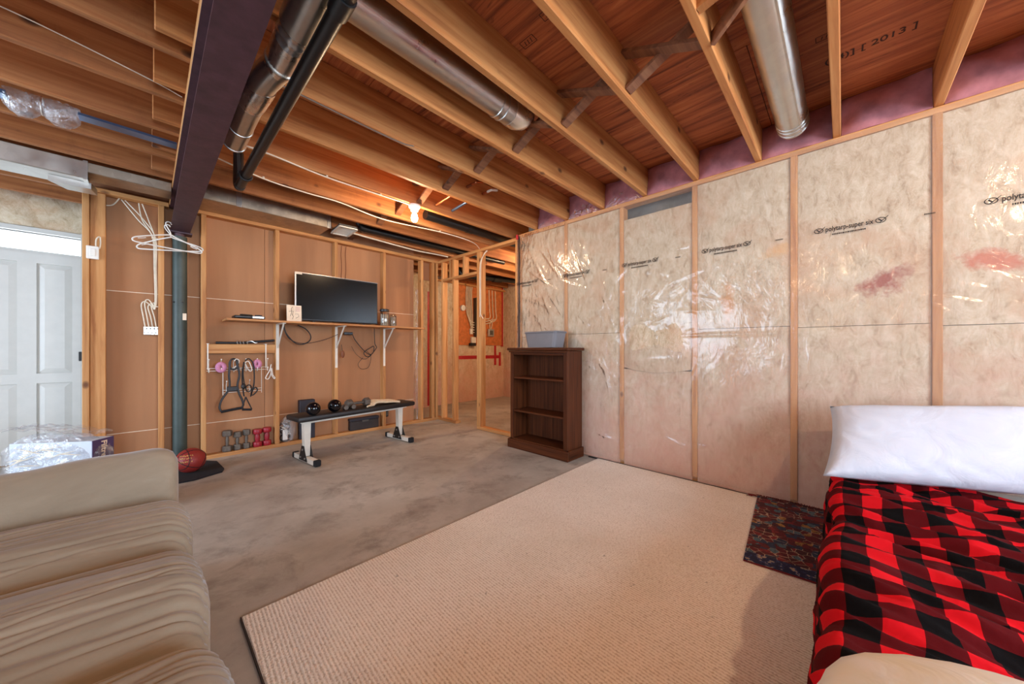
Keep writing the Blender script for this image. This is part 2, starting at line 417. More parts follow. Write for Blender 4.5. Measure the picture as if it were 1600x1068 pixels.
t = NT('persian_pile')
P = t.coord((1, 1, 1)); Pd = t.n('VectorMath', {0: P, 1: t.n('VectorMath', {0: t.n('TexNoise', {'Vector': P, 'Scale': 9.0}).outputs['Color'], 1: (.03, .03, 0)}, operation='MULTIPLY').outputs[0]}, operation='ADD').outputs[0]
vo = t.n('TexVoronoi', {'Vector': Pd, 'Scale': 27.0, 'Randomness': .8}, distance='CHEBYCHEV'); ve = t.n('TexVoronoi', {'Vector': Pd, 'Scale': 27.0, 'Randomness': .8}, feature='DISTANCE_TO_EDGE')
col = t.ramp(t.n('SeparateColor', {0: vo.outputs['Color']}).outputs[0], [(0, srgb(92, 22, 26)), (.42, srgb(66, 18, 22)), (.6, srgb(36, 48, 70)), (.74, srgb(72, 96, 104)), (.86, srgb(120, 32, 34)), (.95, srgb(150, 104, 50))], 'CONSTANT')
e2 = t.ramp(ve.outputs['Distance'], [(.02, W1), (.05, B1)]); pick = t.ramp(t.noise(P, 8, 1), [(.48, B1), (.52, W1)])
col = t.mix(t.math('MULTIPLY', t.math('MULTIPLY', e2, pick), .8), col, srgb(186, 160, 132))
fx = t.noise(t.coord((1, 1, 1)), 70, 3, .7); col = t.mix(t.ramp(fx, [(.5, B1), (.62, (.75, .75, .75, 1))]), col, srgb(44, 16, 20))
bx = t.n('SeparateXYZ', {0: P}).outputs[0]; brd = t.math('LESS_THAN', bx, -.38)
bc = t.ramp(t.noise(P, 46, 2, .6), [(.4, srgb(22, 26, 56)), (.52, srgb(40, 50, 92)), (.6, srgb(150, 130, 110))], 'CONSTANT')
col = t.mix(brd, col, bc)
t.bsdf(col, .98, t.bump(fx, .6, .006))
plain('rug_fringe', (112, 30, 32), .98, bump=.6, scale=80)

# ================================================================== THE SETTING
JZ, JT = 2.375, 2.610          # joist underside, subfloor underside
YB = 4.36                      # room-side face of the television wall's studs
XR = 2.98                      # room-side face of the right wall's studs
YE = 5.45                      # inner face of the far outside wall

fl = MB().bb((-3.7, -3.3, -.12), (5.6, 5.62, 0)).build('floor', 'concrete_floor', origin=(0, 0, 0))
tag(fl, 'bare stained grey concrete slab across the basement', 'floor', kind='structure')

# ---- ceiling: plywood sheets, joists, bridging, rim insulation
ceil = thing('ceiling', (0, 0, 0), 'open basement ceiling of wooden joists under reddish plywood sheets', 'ceiling', kind='structure')
xs = [-3.7, -2.75, -1.53, -.31, .91, 2.13, 3.35, 4.57, 5.6]
for i in range(len(xs)-1):
    y = -3.3+(1.22 if i % 2 else 0.0); ys = [-3.3]
    while y < 5.6:
        if y > -3.2: ys.append(y)
        y += 2.44
    ys.append(5.62)
    for a, b in zip(ys, ys[1:]):
        MB().bb((xs[i]+.002, a+.002, JT), (xs[i+1]-.002, b-.002, JT+.016)).build('plywood_sheet', 'plywood', ceil, ((xs[i]+xs[i+1])/2, (a+b)/2, JT))
MB().bb((-3.7, -3.3, JT+.0165), (5.6, 5.62, JT+.03)).build('light_leak_cover', 'gypsum', ceil, (0, 0, JT+.0165))  # unseen cover added to stop sky light leaking through the sheet gaps
RJ = [.009+.4064*k for k in range(-7, 14)]
for y in RJ:
    lum('joist', (1.40 if 4.0 < y < 4.1 else .02, y, JZ), (3.12 if y < 2.6 else 5.44, y+.038, JT-.001), 'X', ceil, 'joist_wood' if y < 3.0 else 'joist_dark', .004)
LJ = [2.17+.4064*k for k in range(-13, 9)]
for y in LJ:
    lum('joist', (-3.6, y, JZ), (.2, y+.038, JT-.001), 'X', ceil, 'joist_dark', .004)
XB = 1.70
for y0, y1 in zip(RJ, RJ[1:]):
    if -.1 < y0 < .1: continue
    a, b = y0+.039, y1-.001
    MB().bar((XB, a, JZ+.03), (XB, b, JT-.04), .019, .060, (1, 0, 0), .002).build('bridging_strut', 'brace_wood', ceil, (XB, (a+b)/2, 2.5))
    MB().bar((XB+.045, a, JT-.04), (XB+.045, b, JZ+.03), .019, .060, (1, 0, 0), .002).build('bridging_strut', 'brace_wood', ceil, (XB+.045, (a+b)/2, 2.5))
MB().bar((1.50, .414, JZ+.03), (1.42, .048, JZ+.03), .038, .058, (0, 0, 1), .002).build('bridging_strut', 'joist_wood', ceil)
MB().bar((1.70, .414, JZ+.02), (1.42, .048, JZ+.085), .020, .060, (0, 0, 1), .002).build('bridging_strut', 'brace_wood', ceil)
def EM(t, n):      # first and last grid rows squeezed against the edge
    k = 1/n
    return 0.0 if t <= 0 else 1.0 if t >= 1 else .0015+(t-k)/(1-2*k)*.997
for i in range(len(RJ)-1):
    y0, y1 = RJ[i]+.039, RJ[i+1]-.001
    if y1 > 2.75 or y0 < -1.7: continue
    def rim(u, v, y0=y0, y1=y1):
        back = u in (0.0, 1.0) or v in (0.0, 1.0)
        u = EM(u, 14); v = EM(v, 10); edge = min(u, 1-u, v*1.0, 1-v)
        x = 2.985+.02*v - .03*min(1, edge*5) + .022*nz(u*3+y0*7, v*2.5)
        if back: x = 3.10
        return (x, y0+(y1-y0)*u, JZ-.002+(JT-JZ)*v)
    MB().grid(rim, 14, 10).build('rim_insulation', 'pink_wool', ceil, (3.05, (y0+y1)/2, JZ), smooth=True)
# printed stamps on the plywood
for txt, X, Y, s in (('(14)] [ 2013 ]', 2.575, .075, .062),):
    text_mb(txt, s, frame((X, Y, JT-.0012), (0, -1, 0), (-1, 0, 0)), .0006, .0006).build('plywood_stamp', 'ink_faint', ceil)
def stampbox(X, Y, w_, h_):
    m = MB()
    for a, b in (((X, Y), (X, Y-w_)), ((X-h_, Y), (X-h_, Y-w_)), ((X, Y), (X-h_, Y)), ((X, Y-w_), (X-h_, Y-w_))):
        m.bar((a[0], a[1], JT-.001), (b[0], b[1], JT-.001), .003, .0006)
    for k in range(3): m.bar((X-.01, Y-.02-k*.018, JT-.001), (X-h_+.01, Y-.026-k*.018, JT-.001), .004, .0006)
    m.build('plywood_stamp', 'ink_faint', ceil)
stampbox(1.36, 1.20, .08, .045); stampbox(1.31, 1.03, .07, .045); stampbox(2.36, .10, .06, .04)

# ---- right wall: foundation, studs, batts, clear vapour barrier
wr = thing('wall_right', (0, 0, 0), 'long insulated stud wall under clear plastic vapour barrier', 'wall', kind='structure')
MB().bb((3.17, -3.3, 0), (3.32, 2.74, JT)).build('foundation', 'foundation', wr, (3.24, 0, 0))
SY = [.238+.612*k for k in range(-5, 4)]+[2.706]
lum('bottom_plate', (XR+.020, -3.2, 0), (XR+.089, 2.74, .036), 'Y', wr)
lum('top_plate', (XR, -3.2, 2.335), (XR+.089, 2.74, 2.373), 'Y', wr)
for y in SY: lum('stud', (XR, y-.019, .037), (XR+.089, y+.019, 2.335), 'Z', wr)
def batt(y0, y1, z0, z1, sag=0.0):
    def f(u, v):
        back = u in (0.0, 1.0) or v in (0.0, 1.0); u = EM(u, 16); v = EM(v, 26); e = min(u, 1-u, v, 1-v)
        x = 2.994-.008*min(1, min(u*12, (1-u)*12, (v+.02)*20, (1.02-v)*20))**.5+.006*nz(u*4+y0*3, v*5+z0*7)
        if sag: x -= sag*math.exp(-((v-.14)/.16)**2)*min(1, min(u, 1-u)*6)
        if back: x = 3.085
        zz = z0+(z1-z0)*v
        if sag: zz -= .035*math.sin(math.pi*u)*max(0, 1-v*3)
        return (x, y0+(y1-y0)*u, zz)
    return MB().grid(f, 16, 26).build('insulation_batt', 'insulation', wr, (3.03, (y0+y1)/2, z0), smooth=True)
for a, b in zip(SY, SY[1:]):
    y0, y1 = a+.0195, b-.0195
    if abs(a-.85) < .05: batt(y0, y1, .88, 2.215, .030); batt(y0, y1, .003, .868)
    else:
        s = 1.185+.02*math.sin(a*9); batt(y0, y1, s, 2.333); batt(y0, y1, .003, s)
MB().bb((3.07, 2.725, 0), (3.30, 2.745, JT-.24)).build('wall_end', 'insulation', wr, (3.2, 2.73, 0))
random.seed(5)
FOLDS = []
for k in range(26):   # taut creases fanning from the upper far end
    a = random.uniform(-1.25, -.35); FOLDS.append((random.uniform(1.55, 2.45), random.uniform(1.25, 2.15), a, random.uniform(.10, .34), random.uniform(.006, .016), random.uniform(.002, .005)))
for k in range(34):   # crumpled middle
    FOLDS.append((random.gauss(1.15, .32), random.gauss(1.40, .20), random.uniform(-1.4, .9), random.uniform(.04, .16), random.uniform(.005, .012), random.uniform(.002, .005)))
for k in range(10): FOLDS.append((random.uniform(-.75, -.30), random.uniform(1.15, 1.45), random.uniform(-1.0, -.3), random.uniform(.08, .22), random.uniform(.006, .014), random.uniform(.003, .006)))
for k in range(16): FOLDS.append((random.uniform(-.2, 2.3), random.uniform(.05, .30), random.uniform(-.4, .4), random.uniform(.08, .25), random.uniform(.006, .014), random.uniform(.002, .006)))
for k in range(6): FOLDS.append((random.uniform(1.5, 1.8), random.uniform(.7, 1.0), random.uniform(-1.3, -.5), random.uniform(.08, .18), random.uniform(.008, .016), random.uniform(.003, .006)))
FOLDS.append((.6, 1.155, 0, .9, .008, .004)); FOLDS.append((-.9, 1.12, 0, .5, .008, .004))
FOLDS = [(y, z, math.cos(a), math.sin(a), L, w_*.8, h*1.5) for y, z, a, L, w_, h in FOLDS]
def film(u, v):
    y = -2.2+4.95*u; z = .03+2.33*v; return (filmx(y, z), y, z)
def filmx(y, z):
    d = .003*max(0, nz(y*2.3, z*2.3, 3.1))+.0045*(.5+nz(y*5.0, z*4.0, 8.1))
    for fy, fz, c, s, L, w_, h in FOLDS:
        dy, dz = -(y-fy), z-fz
        if abs(dy) > L*1.2+.05 or abs(dz) > L*1.2+.05: continue
        al = (dy*c+dz*s)/L; ac = (-dy*s+dz*c)/w_
        if abs(al) < 1.3 and abs(ac) < 3: d += h*math.exp(-al*al*2.2)*math.exp(-ac*ac*.5)
    sg = .034*math.exp(-((z-.97)/.10)**2)*max(0, 1-((y-1.16)/.30)**2)
    return 2.9735-d-sg
MB().grid(film, 420, 230).build('vapour_barrier', 'poly_film', wr, smooth='full', label='clear glossy plastic sheet with creases')
# tucked slack of the sheet above the top plate
def tuck(y0, y1, seed):
    def f(u, v):
        y = y0+(y1-y0)*u; hgt = .105*math.sin(math.pi*min(1, u*1.02))**.6
        return (2.972-.018*v+.02*nz(u*9+seed, v*5, seed)+.012*v*v, y, 2.365+hgt*v+.006*nz(u*20, v*9, seed))
    MB().grid(f, 40, 10).build('vapour_barrier_tuck', 'poly_film', wr, smooth='full')
tuck(1.68, 2.03, 1.0); tuck(2.09, 2.43, 4.0); tuck(1.28, 1.62, 8.0)
# black sealant bead at the end of the sheet
MB().tube([(2.966+.002*nz(z*9, 1), 2.712+.004*nz(z*7, 5), z) for z in [1.07+.02*i for i in range(65)]], .0055, 6).build('sealant_bead', 'sealant', wr, smooth=True)
# print on the sheet
def emblem(m, y, z):
    m.tube([(2.957, y+.019*math.cos(a*math.pi/8)*1.1, z+.015*math.sin(a*math.pi/8)) for a in range(16)], .0018, 4, closed=True)
    m.bar((2.957, y+.004, z-.013), (2.957, y-.030, z+.019), .003, .003)
    m.bar((2.957, y-.006, z-.008), (2.957, y+.010, z+.008), .003, .005)
for yc in (2.60, 1.945, 1.29, .635, -.025, -.685, -1.34):
    m = text_mb('polytarp-super six', .043, frame((2.957, yc+.105, 1.790), (0, -1, 0), (0, 0, 1)), .0006, .0005)
    ys = [v[1] for v in m.v]; y0, y1 = max(ys), min(ys)
    for i, v in enumerate(m.v): m.v[i] = (v[0], yc+.105+(v[1]-y0)*(.21/(y0-y1)), v[2])
    emblem(m, yc+.138, 1.802); emblem(m, yc-.135, 1.804)
    for i, v in enumerate(m.v): m.v[i] = (filmx(v[1], v[2])-.0025+(v[0]-2.957), v[1], v[2])
    m.build('printed_lettering', 'ink', wr)
    m = MB(); random.seed(3)
    y = yc+.075
    while y > yc-.075:
        s = random.uniform(.003, .007); m.bar((2.957, y, 1.768), (2.957, y-s, 1.768), .0006, .009); y -= s+.0025
    for k in range(7): m.bar((2.957, yc-.30-k*.006, 1.792), (2.957, yc-.304-k*.006, 1.792), .0006, .007)
    for i, v in enumerate(m.v): m.v[i] = (filmx(v[1], v[2])-.002+(v[0]-2.957), v[1], v[2])
    m.build('printed_fine_line', 'ink', wr)

# ---- television wall
wb = thing('wall_back', (0, 0, 0), 'open stud wall backed by brown paper faced drywall', 'wall', kind='structure')
YD = YB+.090
for X in (.086, .367, .957, 1.55, 2.15): lum('stud', (X-.019, YB, .038), (X+.019, YB+.088, 2.315), 'Z', wb)
for X in (2.715, 2.905): lum('stud', (X-.019, YB, .038), (X+.019, YB+.088, 2.315), 'Z', wb)
lum('stud', (2.944, YB, .038), (2.982, YB+.088, 2.315), 'Z', wb)
lum('stud', (-.356, YB-.002, .0), (-.318, YB+.088, 2.315), 'Z', wb)
lum('stud', (-.317, YB+.018, .0), (-.234, YB+.056, 2.315), 'Z', wb)
lum('top_plate', (-.356, YB, 2.316), (.135, YB+.089, 2.352), 'X', wb)
lum('top_plate', (.31, YB, 2.316), (3.07, YB+.089, 2.354), 'X', wb)
lum('bottom_plate', (-.23, YB, 0), (.14, YB+.089, .037), 'X', wb)
lum('bottom_plate', (.27, YB, 0), (3.07, YB+.089, .037), 'X', wb)
lum('blocking', (.387, YB, 1.005), (.937, YB+.037, 1.095), 'X', wb)
DW = [-.36, .30, 1.55, 2.63]
for x0, x1 in ((-.355, .86), (.862, 2.63)):
    for z0, z1 in ((.0, .328), (.334, 1.535), (1.541, 2.50)):
        MB().bb((x0, YD, z0), (x1-.001, YD+.0125, z1)).build('drywall_panel', 'drywall_back', wb, ((x0+x1)/2, YD, z0))
MB().bb((2.74, YD, 2.06), (2.98, YD+.0125, 2.40)).build('drywall_panel', 'drywall_back', wb)
for z in (.331, 1.538): MB().bb((-.355, YD+.001, z-.004), (2.63, YD+.006, z+.004)).build('joint_edge', 'white_paper', wb)
def strip(u, v): return (2.655+.045*u+.006*nz(v*14, u*3), YD-.012+.02*nz(u*4, v*16, 2), .04+1.86*v)
MB().grid(strip, 6, 60).build('plastic_edge_strip', 'poly_film', wb, smooth='full')

# ---- stud partition in line with the right wall, doorway to the service room
wpn = thing('wall_partition', (0, 0, 0), 'bare stud partition with an open doorway beside the bookcase', 'wall', kind='structure')
PX0, PX1 = XR+.002, XR+.089
for y in (2.752, 3.40, 3.442, 3.975, 4.24): lum('stud', (PX0, y, .038), (PX1, y+.038, 2.313), 'Z', wpn)
lum('top_plate', (PX0, 2.752, 2.315), (PX1, YB-.002, 2.352), 'Y', wpn)
lum('bottom_plate', (PX0, 2.752, 0), (PX1, 3.48, .037), 'Y', wpn)
lum('bottom_plate', (PX0, 3.93, 0), (PX1, YB-.002, .037), 'Y', wpn)
lum('door_header', (PX0-.003, 3.482, 2.03), (PX1, 4.238, 2.068), 'Y', wpn)
lum('cripple_stud', (PX0, 3.74, 2.069), (PX1, 3.778, 2.313), 'Z', wpn)
lum('cripple_stud', (PX0, 4.05, 2.069), (PX1, 4.088, 2.313), 'Z', wpn)

# ---- far outside wall with the entrance door, service-room walls
we = thing('wall_exterior', (0, 0, 0), 'far insulated outside wall sealed with red tape behind the partition', 'wall', kind='structure')
def slab(name, a, b, mat, parent): return MB().bb(a, b).build(name, mat, parent, ((a[0]+b[0])/2, (a[1]+b[1])/2, a[2]))
slab('insulated_panel', (-3.7, YE, 0), (-1.41, YE+.15, JT), 'insulation', we)
slab('insulated_panel', (-.41, YE, 0), (5.6, YE+.15, JT), 'insulation', we)
def hood(u, v):
    return (-1.41+1.0*u, YE-.02-.05*math.sin(math.pi*v)+.035*nz(u*7, v*3), 2.175+.43*v)
MB().grid(hood, 30, 14).build('insulation_roll', 'insulation', we, smooth='full')
slab('insulated_panel', (-1.41, YE+.03, 2.175), (-.41, YE+.15, JT), 'insulation', we)
def tape(a, b):
    MB().bb(a, b).build('red_tape_strip', 'red_tape', we)
tape((3.50, YE-.004, .02), (3.59, YE, 2.09)); tape((5.36, YE-.006, 1.10), (5.43, YE-.001, 2.40))
tape((4.20, YE-.004, .845), (5.30, YE, .915)); tape((5.16, YE-.005, .70), (5.22, YE-.001, 1.12)); tape((5.30, YE-.007, .68), (5.36, YE-.002, .98))
MB().bb((4.12, YE-.02, 1.125), (5.37, YE-.001, 2.40)).build('backer_board', 'osb_board', we, label='orange plywood board behind the wiring')
lum('ledger', (3.6, YE-.10, 2.42), (5.44, YE-.002, 2.50), 'X', we, 'joist_wood'); lum('ledger', (3.6, YE-.07, 2.30), (5.44, YE-.03, 2.338), 'X', we, 'pine')
ws = slab('wall_service_side', (5.45, 2.7, 0), (5.6, 5.45, JT), 'insulation', None); tag(ws, 'insulated side wall of the service room past the doorway', 'wall', kind='structure')
wk = slab('wall_service_near', (3.33, 2.60, 0), (5.45, 2.74, JT), 'insulation', None); tag(wk, 'near end wall of the service room hidden behind the bookcase wall', 'wall', kind='structure')
wc = slab('wall_corridor', (-.34, YD+.014, 0), (-.30, YE-.001, JT-.24), 'gypsum', None); tag(wc, 'plain drywall side of the door alcove behind the stud wall', 'wall', kind='structure')
# enclosing walls outside the picture, with their windows
def holed(name, axis, c0, c1, r, hole, label):
    m = MB(); (a0, a1), (h0, h1, z0, z1) = r, hole
    for p, q, s, e in ((a0, h0, 0, JT), (h1, a1, 0, JT), (h0, h1, 0, z0), (h0, h1, z1, JT)):
        if axis == 'x': m.bb((c0, p, s), (c1, q, e))
        else: m.bb((p, c0, s), (q, c1, e))
    tag(m.build(name, 'gypsum'), label, 'wall', kind='structure')
holed('wall_left', 'x', -3.75, -3.6, (-3.3, 5.6), (1.65, 3.75, .25, 2.25), 'plain drywall wall with the patio window behind the sofa')
holed('wall_rear', 'y', -3.35, -3.2, (-3.6, 3.1), (-.65, 1.75, .65, 2.25), 'plain drywall wall with a window behind the camera')

# ---- entrance door and transom
d = thing('door_1', (-.90, YE, 0), 'white panelled entrance door under a bright transom at the far left', 'door', kind='structure')
DX0, DX1, DF = -1.36, -.448, 5.405
m = MB(); m.bb((DX0, DF+.008, .012), (DX1, DF+.045, 1.93))
cols = [(-1.30, -1.12), (-1.02, -.81), (-.705, -.50)]
rows = [(.10, .73), (.82, 1.84)]
xe = [DX0]+[c for p in cols for c in p]+[DX1]
for i in range(0, len(xe), 2): m.bb((xe[i], DF-.012, .012), (xe[i+1], DF+.009, 1.93))
for z0, z1 in ((.012, rows[0][0]), (rows[0][1], rows[1][0]), (rows[1][1], 1.93)):
    for c in cols: m.bb((c[0], DF-.012, z0), (c[1], DF+.009, z1))
m.build('door_slab', 'white_paint', d)
for c in cols:
    for r in rows:
        m = MB(); q = .035
        a = [(c[0], DF+.007, r[0]), (c[1], DF+.007, r[0]), (c[1], DF+.007, r[1]), (c[0], DF+.007, r[1])]; q = .045
        b = [(c[0]+q, DF-.007, r[0]+q), (c[1]-q, DF-.007, r[0]+q), (c[1]-q, DF-.007, r[1]-q), (c[0]+q, DF-.007, r[1]-q)]
        k = [(x, DF+.012, z) for x, _, z in a]
        m.add(a+b, [(0, 1, 5, 4), (1, 2, 6, 5), (2, 3, 7, 6), (3, 0, 4, 7), (4, 5, 6, 7)]); m.build('door_panel', 'white_paint', d)
m = MB(); m.bb((DX1+.001, DF-.016, 0), (-.411, YE+.14, 2.17)); m.bb((DX0-.045, DF-.004, 0), (DX0-.001, YE+.14, 2.17)); m.bb((DX0, DF+.01, 2.13), (DX1, YE+.14, 2.17)); m.bb((DX0, DF+.01, 1.932), (DX1, YE+.10, 1.957))
m.build('door_frame', 'white_paint', d)
MB().bb((DX0, YE+.05, 1.957), (DX1, YE+.056, 2.13)).build('transom_pane', 'pane_glass', d)
MB().bb((DX0-.04, DF+.002, 2.112), (DX1+.03, DF+.012, 2.118)).build('transom_gasket', 'black_rubber', d)
MB().bb((DX0, DF-.01, 0), (DX1, YE+.1, .011)).build('threshold', 'straw', d)
m = MB(); m.bb((DX1-.012, DF-.024, .93), (DX1+.006, DF-.013, 1.02), .003); m.build('latch', 'black_plastic', d, label='small black latch plate')

# ================================================================== BEAM, COLUMN, SERVICES
bx0, bx1, bz0, bz1 = .140, .272, 2.108, 2.337
beam = thing('steel_beam', (.206, .65, bz0), 'dark purple brown painted steel I-beam running overhead to the grey column', 'beam')
m = MB(); m.bb((bx0, -3.2, bz0), (bx1, YB+.085, bz0+.011)); m.bb((bx0, -3.2, bz1-.011), (bx1, YB+.085, bz1)); m.bb((.202, -3.2, bz0+.011), (.210, YB+.085, bz1-.011))
m.build('i_section', 'beam_paint', beam)
lum('nailer', (bx0-.003, -3.2, bz1), (bx1+.003, YB+.085, JZ), 'Y', beam, 'pine', label='pale wooden nailer strip on top of the beam')
col = thing('support_column', (.206, 4.392, 0), 'grey green steel post under the end of the beam', 'column')
MB().cyl((.206, 4.392, .01), (.206, 4.392, 2.07), .050, n=24).build('post', 'column_paint', col, smooth=True)
m = MB(); m.bb((.125, 4.335, 2.096), (.287, 4.445, 2.107)); m.cyl((.206, 4.392, 2.04), (.206, 4.392, 2.096), .038, n=16); m.build('head_plate', 'beam_paint', col, smooth=True)
MB().bb((.120, 4.31, 0), (.292, 4.445, .010)).build('base_plate', 'column_paint', col)
m = MB()
for a in (-.9, .3): m.cyl((.206+.05*math.sin(a), 4.392-.05*math.cos(a), 1.47), (.206+.058*math.sin(a), 4.392-.058*math.cos(a), 1.47), .006, n=8)
m.build('bolt', 'black_plastic', col); MB().bb((.222, 4.337, 1.31), (.247, 4.345, 1.37)).build('paper_tag', 'white_paper', col)

def duct_ribs(m, p, q, r, at):
    p = Vector(p); q = Vector(q); t = (q-p).normalized()
    for s in at: m.tube([p+t*(s-.006), p+t*(s-.003), p+t*(s+.003), p+t*(s+.006)], [r, r+.004, r+.004, r], 24)
# round duct between joists, left
dl = thing('round_duct', (1.05, 1.46, 2.40), 'long shiny round metal duct above the black pipe, ending in an elbow', 'duct')
MB().cyl((.42, 1.455, 2.475), (1.56, 1.455, 2.475), .074, n=28).build('duct_pipe', 'galvanized', dl, smooth=True)
m = MB(); pts = [(1.50, 1.455, 2.475), (1.555, 1.455, 2.478), (1.595, 1.455, 2.492), (1.625, 1.455, 2.52), (1.64, 1.455, 2.56), (1.643, 1.455, 2.605)]
m.tube(pts, [.077, .079, .078, .078, .077, .077], 24); m.build('elbow', 'foil', dl, smooth=True)
m = MB(); duct_ribs(m, (.42, 1.455, 2.475), (1.56, 1.455, 2.475), .075, (.02, .98, 1.02)); m.each('seam_ring', 'galvanized', dl, smooth=True)
MB().bar((.42, 1.395, 2.431), (1.5, 1.395, 2.431), .006, .003, (0, -1, -1)).build('lock_seam', 'galvanized', dl)
# round duct between joists, right
dr = thing('round_duct', (2.0, .23, 2.40), 'pale straight round metal duct running into the pink rim insulation', 'duct')
MB().cyl((.55, .232, 2.478), (2.86, .232, 2.478), .079, n=28).build('duct_pipe', 'galvanized', dr, smooth=True)
m = MB(); duct_ribs(m, (.55, .232, 2.478), (2.86, .232, 2.478), .079, (2.20, 2.24, 2.29)); m.each('seam_ring', 'galvanized', dr, smooth=True)
MB().bar((.55, .19, 2.4095), (2.85, .19, 2.4095), .008, .003).build('lock_seam', 'galvanized', dr)
# foil duct alongside the beam
df_ = thing('foil_duct', (.38, 2.0, 2.22), 'silver sectioned metal duct with elbows hanging beside the steel beam', 'duct')
MB().tube([(.362, 2.66, 2.29), (.362, 2.16, 2.29)], .055, 24).build('lower_pipe', 'galvanized', df_, smooth=True)
m = MB(); duct_ribs(m, (.362, 2.66, 2.29), (.362, 2.16, 2.29), .055, (.01, .22, .49)); m.each('seam_ring', 'galvanized', df_, smooth=True)
MB().tube([(.362, 2.17, 2.29), (.362, 2.14, 2.29), (.364, 2.10, 2.292), (.372, 2.03, 2.298), (.378, 1.99, 2.302)], [.058, .062, .062, .062, .058], 24).build('elbow', 'foil', df_, smooth=True)
MB().tube([(.370, 2.01, 2.30), (.378, 1.94, 2.30), (.392, 1.86, 2.302), (.402, 1.82, 2.303)], [.057, .058, .058, .056], 24).build('elbow', 'galvanized', df_, smooth=True)
MB().tube([(.405, 1.83, 2.303), (.408, 1.76, 2.303), (.408, 1.66, 2.302), (.408, 1.61, 2.30)], [.058, .062, .064, .06], 24).build('reducer', 'foil', df_, smooth=True)
MB().tube([(.4075, 1.79, 2.303), (.4078, 1.78, 2.303)], [.066, .066], 24).build('band_clamp', 'galvanized', df_, smooth=True)
def wrapf(u, v):
    a = 2*math.pi*v; r = .064+.005*nz(u*6, math.cos(a)*2, math.sin(a)*2); y = 1.62-.10*u
    return (.408+r*math.cos(a), y, 2.300+r*math.sin(a))
MB().grid(wrapf, 10, 30).build('tape_wrap', 'flue_tape', df_, smooth='full')
MB().tube([(.408, 1.53, 2.30), (.408, 1.15, 2.30), (.408, .6, 2.30)], [.068, .070, .070], 26).build('main_pipe', 'galvanized', df_, smooth=True)
# black drain pipe
bp = thing('drain_pipe', (.47, 2.2, 2.22), 'black plastic drain pipe slung below the joists beside the beam', 'pipe')
MB().cyl((.446, .5, 2.195), (.452, 3.09, 2.200), .028, n=16).build('pipe', 'black_plastic', bp, smooth=True)
m = MB(); m.tube([(.452, 3.075, 2.200), (.452, 3.105, 2.200), (.451, 3.123, 2.215), (.450, 3.127, 2.25), (.450, 3.127, 2.45)], [.032, .032, .032, .032, .030], 14); m.build('elbow', 'black_plastic', bp, smooth=True)
m = MB(); m.cyl((.448, 1.17, 2.196), (.448, 1.25, 2.196), .034, n=16); m.build('coupling', 'black_plastic', bp, smooth=True)
m = MB(); m.tube([(.451, 2.872, 2.192)]+[(.451+.034*math.sin(a), 2.872, 2.199-.034*math.cos(a)) for a in [i*math.pi/8 for i in range(-6, 7)]], .006, 6); m.bar((.417, 2.872, 2.20), (.410, 2.872, 2.375), .018, .004, (0, 1, 0)); m.build('pipe_hanger', 'black_plastic', bp)
# rectangular ducts
r1 = thing('sheet_metal_duct', (-1.9, 4.08, 2.26), 'bright flat galvanized duct above the door alcove, left of the beam', 'duct')
MB().bb((-3.5, 3.872, 2.250), (-.30, 4.10, 2.374), .006).build('duct_body', 'galvanized', r1)
MB().bb((-.298, 3.880, 2.300), (.136, 4.08, 2.372), .004).build('duct_end', 'duct_dull', r1)
m = MB(); m.bb((-.312, 3.864, 2.246), (-.290, 3.871, 2.374)); m.bb((-.312, 3.866, 2.242), (-.290, 4.10, 2.249)); m.build('joint_clip', 'galvanized', r1)
m = MB(); m.prism([(-.47, 3.95), (-.28, 3.95), (-.26, 4.08), (-.40, 4.08)], 2.205, 2.2485); m.build('branch_collar', 'galvanized', r1)
r2 = thing('sheet_metal_duct', (.8, 4.2, 2.35), 'dull brownish flat duct above the television wall, right of the beam', 'duct')
MB().bb((.30, 4.0, 2.348), (1.36, 4.40, 2.56), .004).build('duct_body', 'duct_dull', r2)
m = MB(); m.bb((.56, 3.993, 2.346), (.60, 3.999, 2.56)); m.bb((1.33, 3.992, 2.344), (1.365, 3.999, 2.56)); m.each('joint_clip', 'galvanized', r2)
vr = thing('floor_register', (1.50, 4.0, 2.34), 'small white louvred air register under the joists above the television', 'vent')
RV = rotz(math.radians(-4))
def rv(x, y, z): return RV @ Vector((x, y, 0))+Vector((1.50, 3.99, 2.345+z))
m = MB()
for a, b in (((-.09, -.15), (.09, -.15)), ((-.09, .15), (.09, .15)), ((-.085, -.15), (-.085, .15)), ((.085, -.15), (.085, .15))):
    m.bar(rv(*a, 0), rv(*b, 0), .022, .012)
m.build('register_frame', 'white_metal', vr)
for k in range(6):
    y = -.115+k*.046; MB().bar(rv(-.08, y, .008), rv(.08, y, .008), .022, .002, (0, .7, 1)).build('louvre', 'white_metal', vr)
MB().box(rv(0, 0, .022), (.18, .30, .012), RV).build('register_box', 'grey_panel', vr)
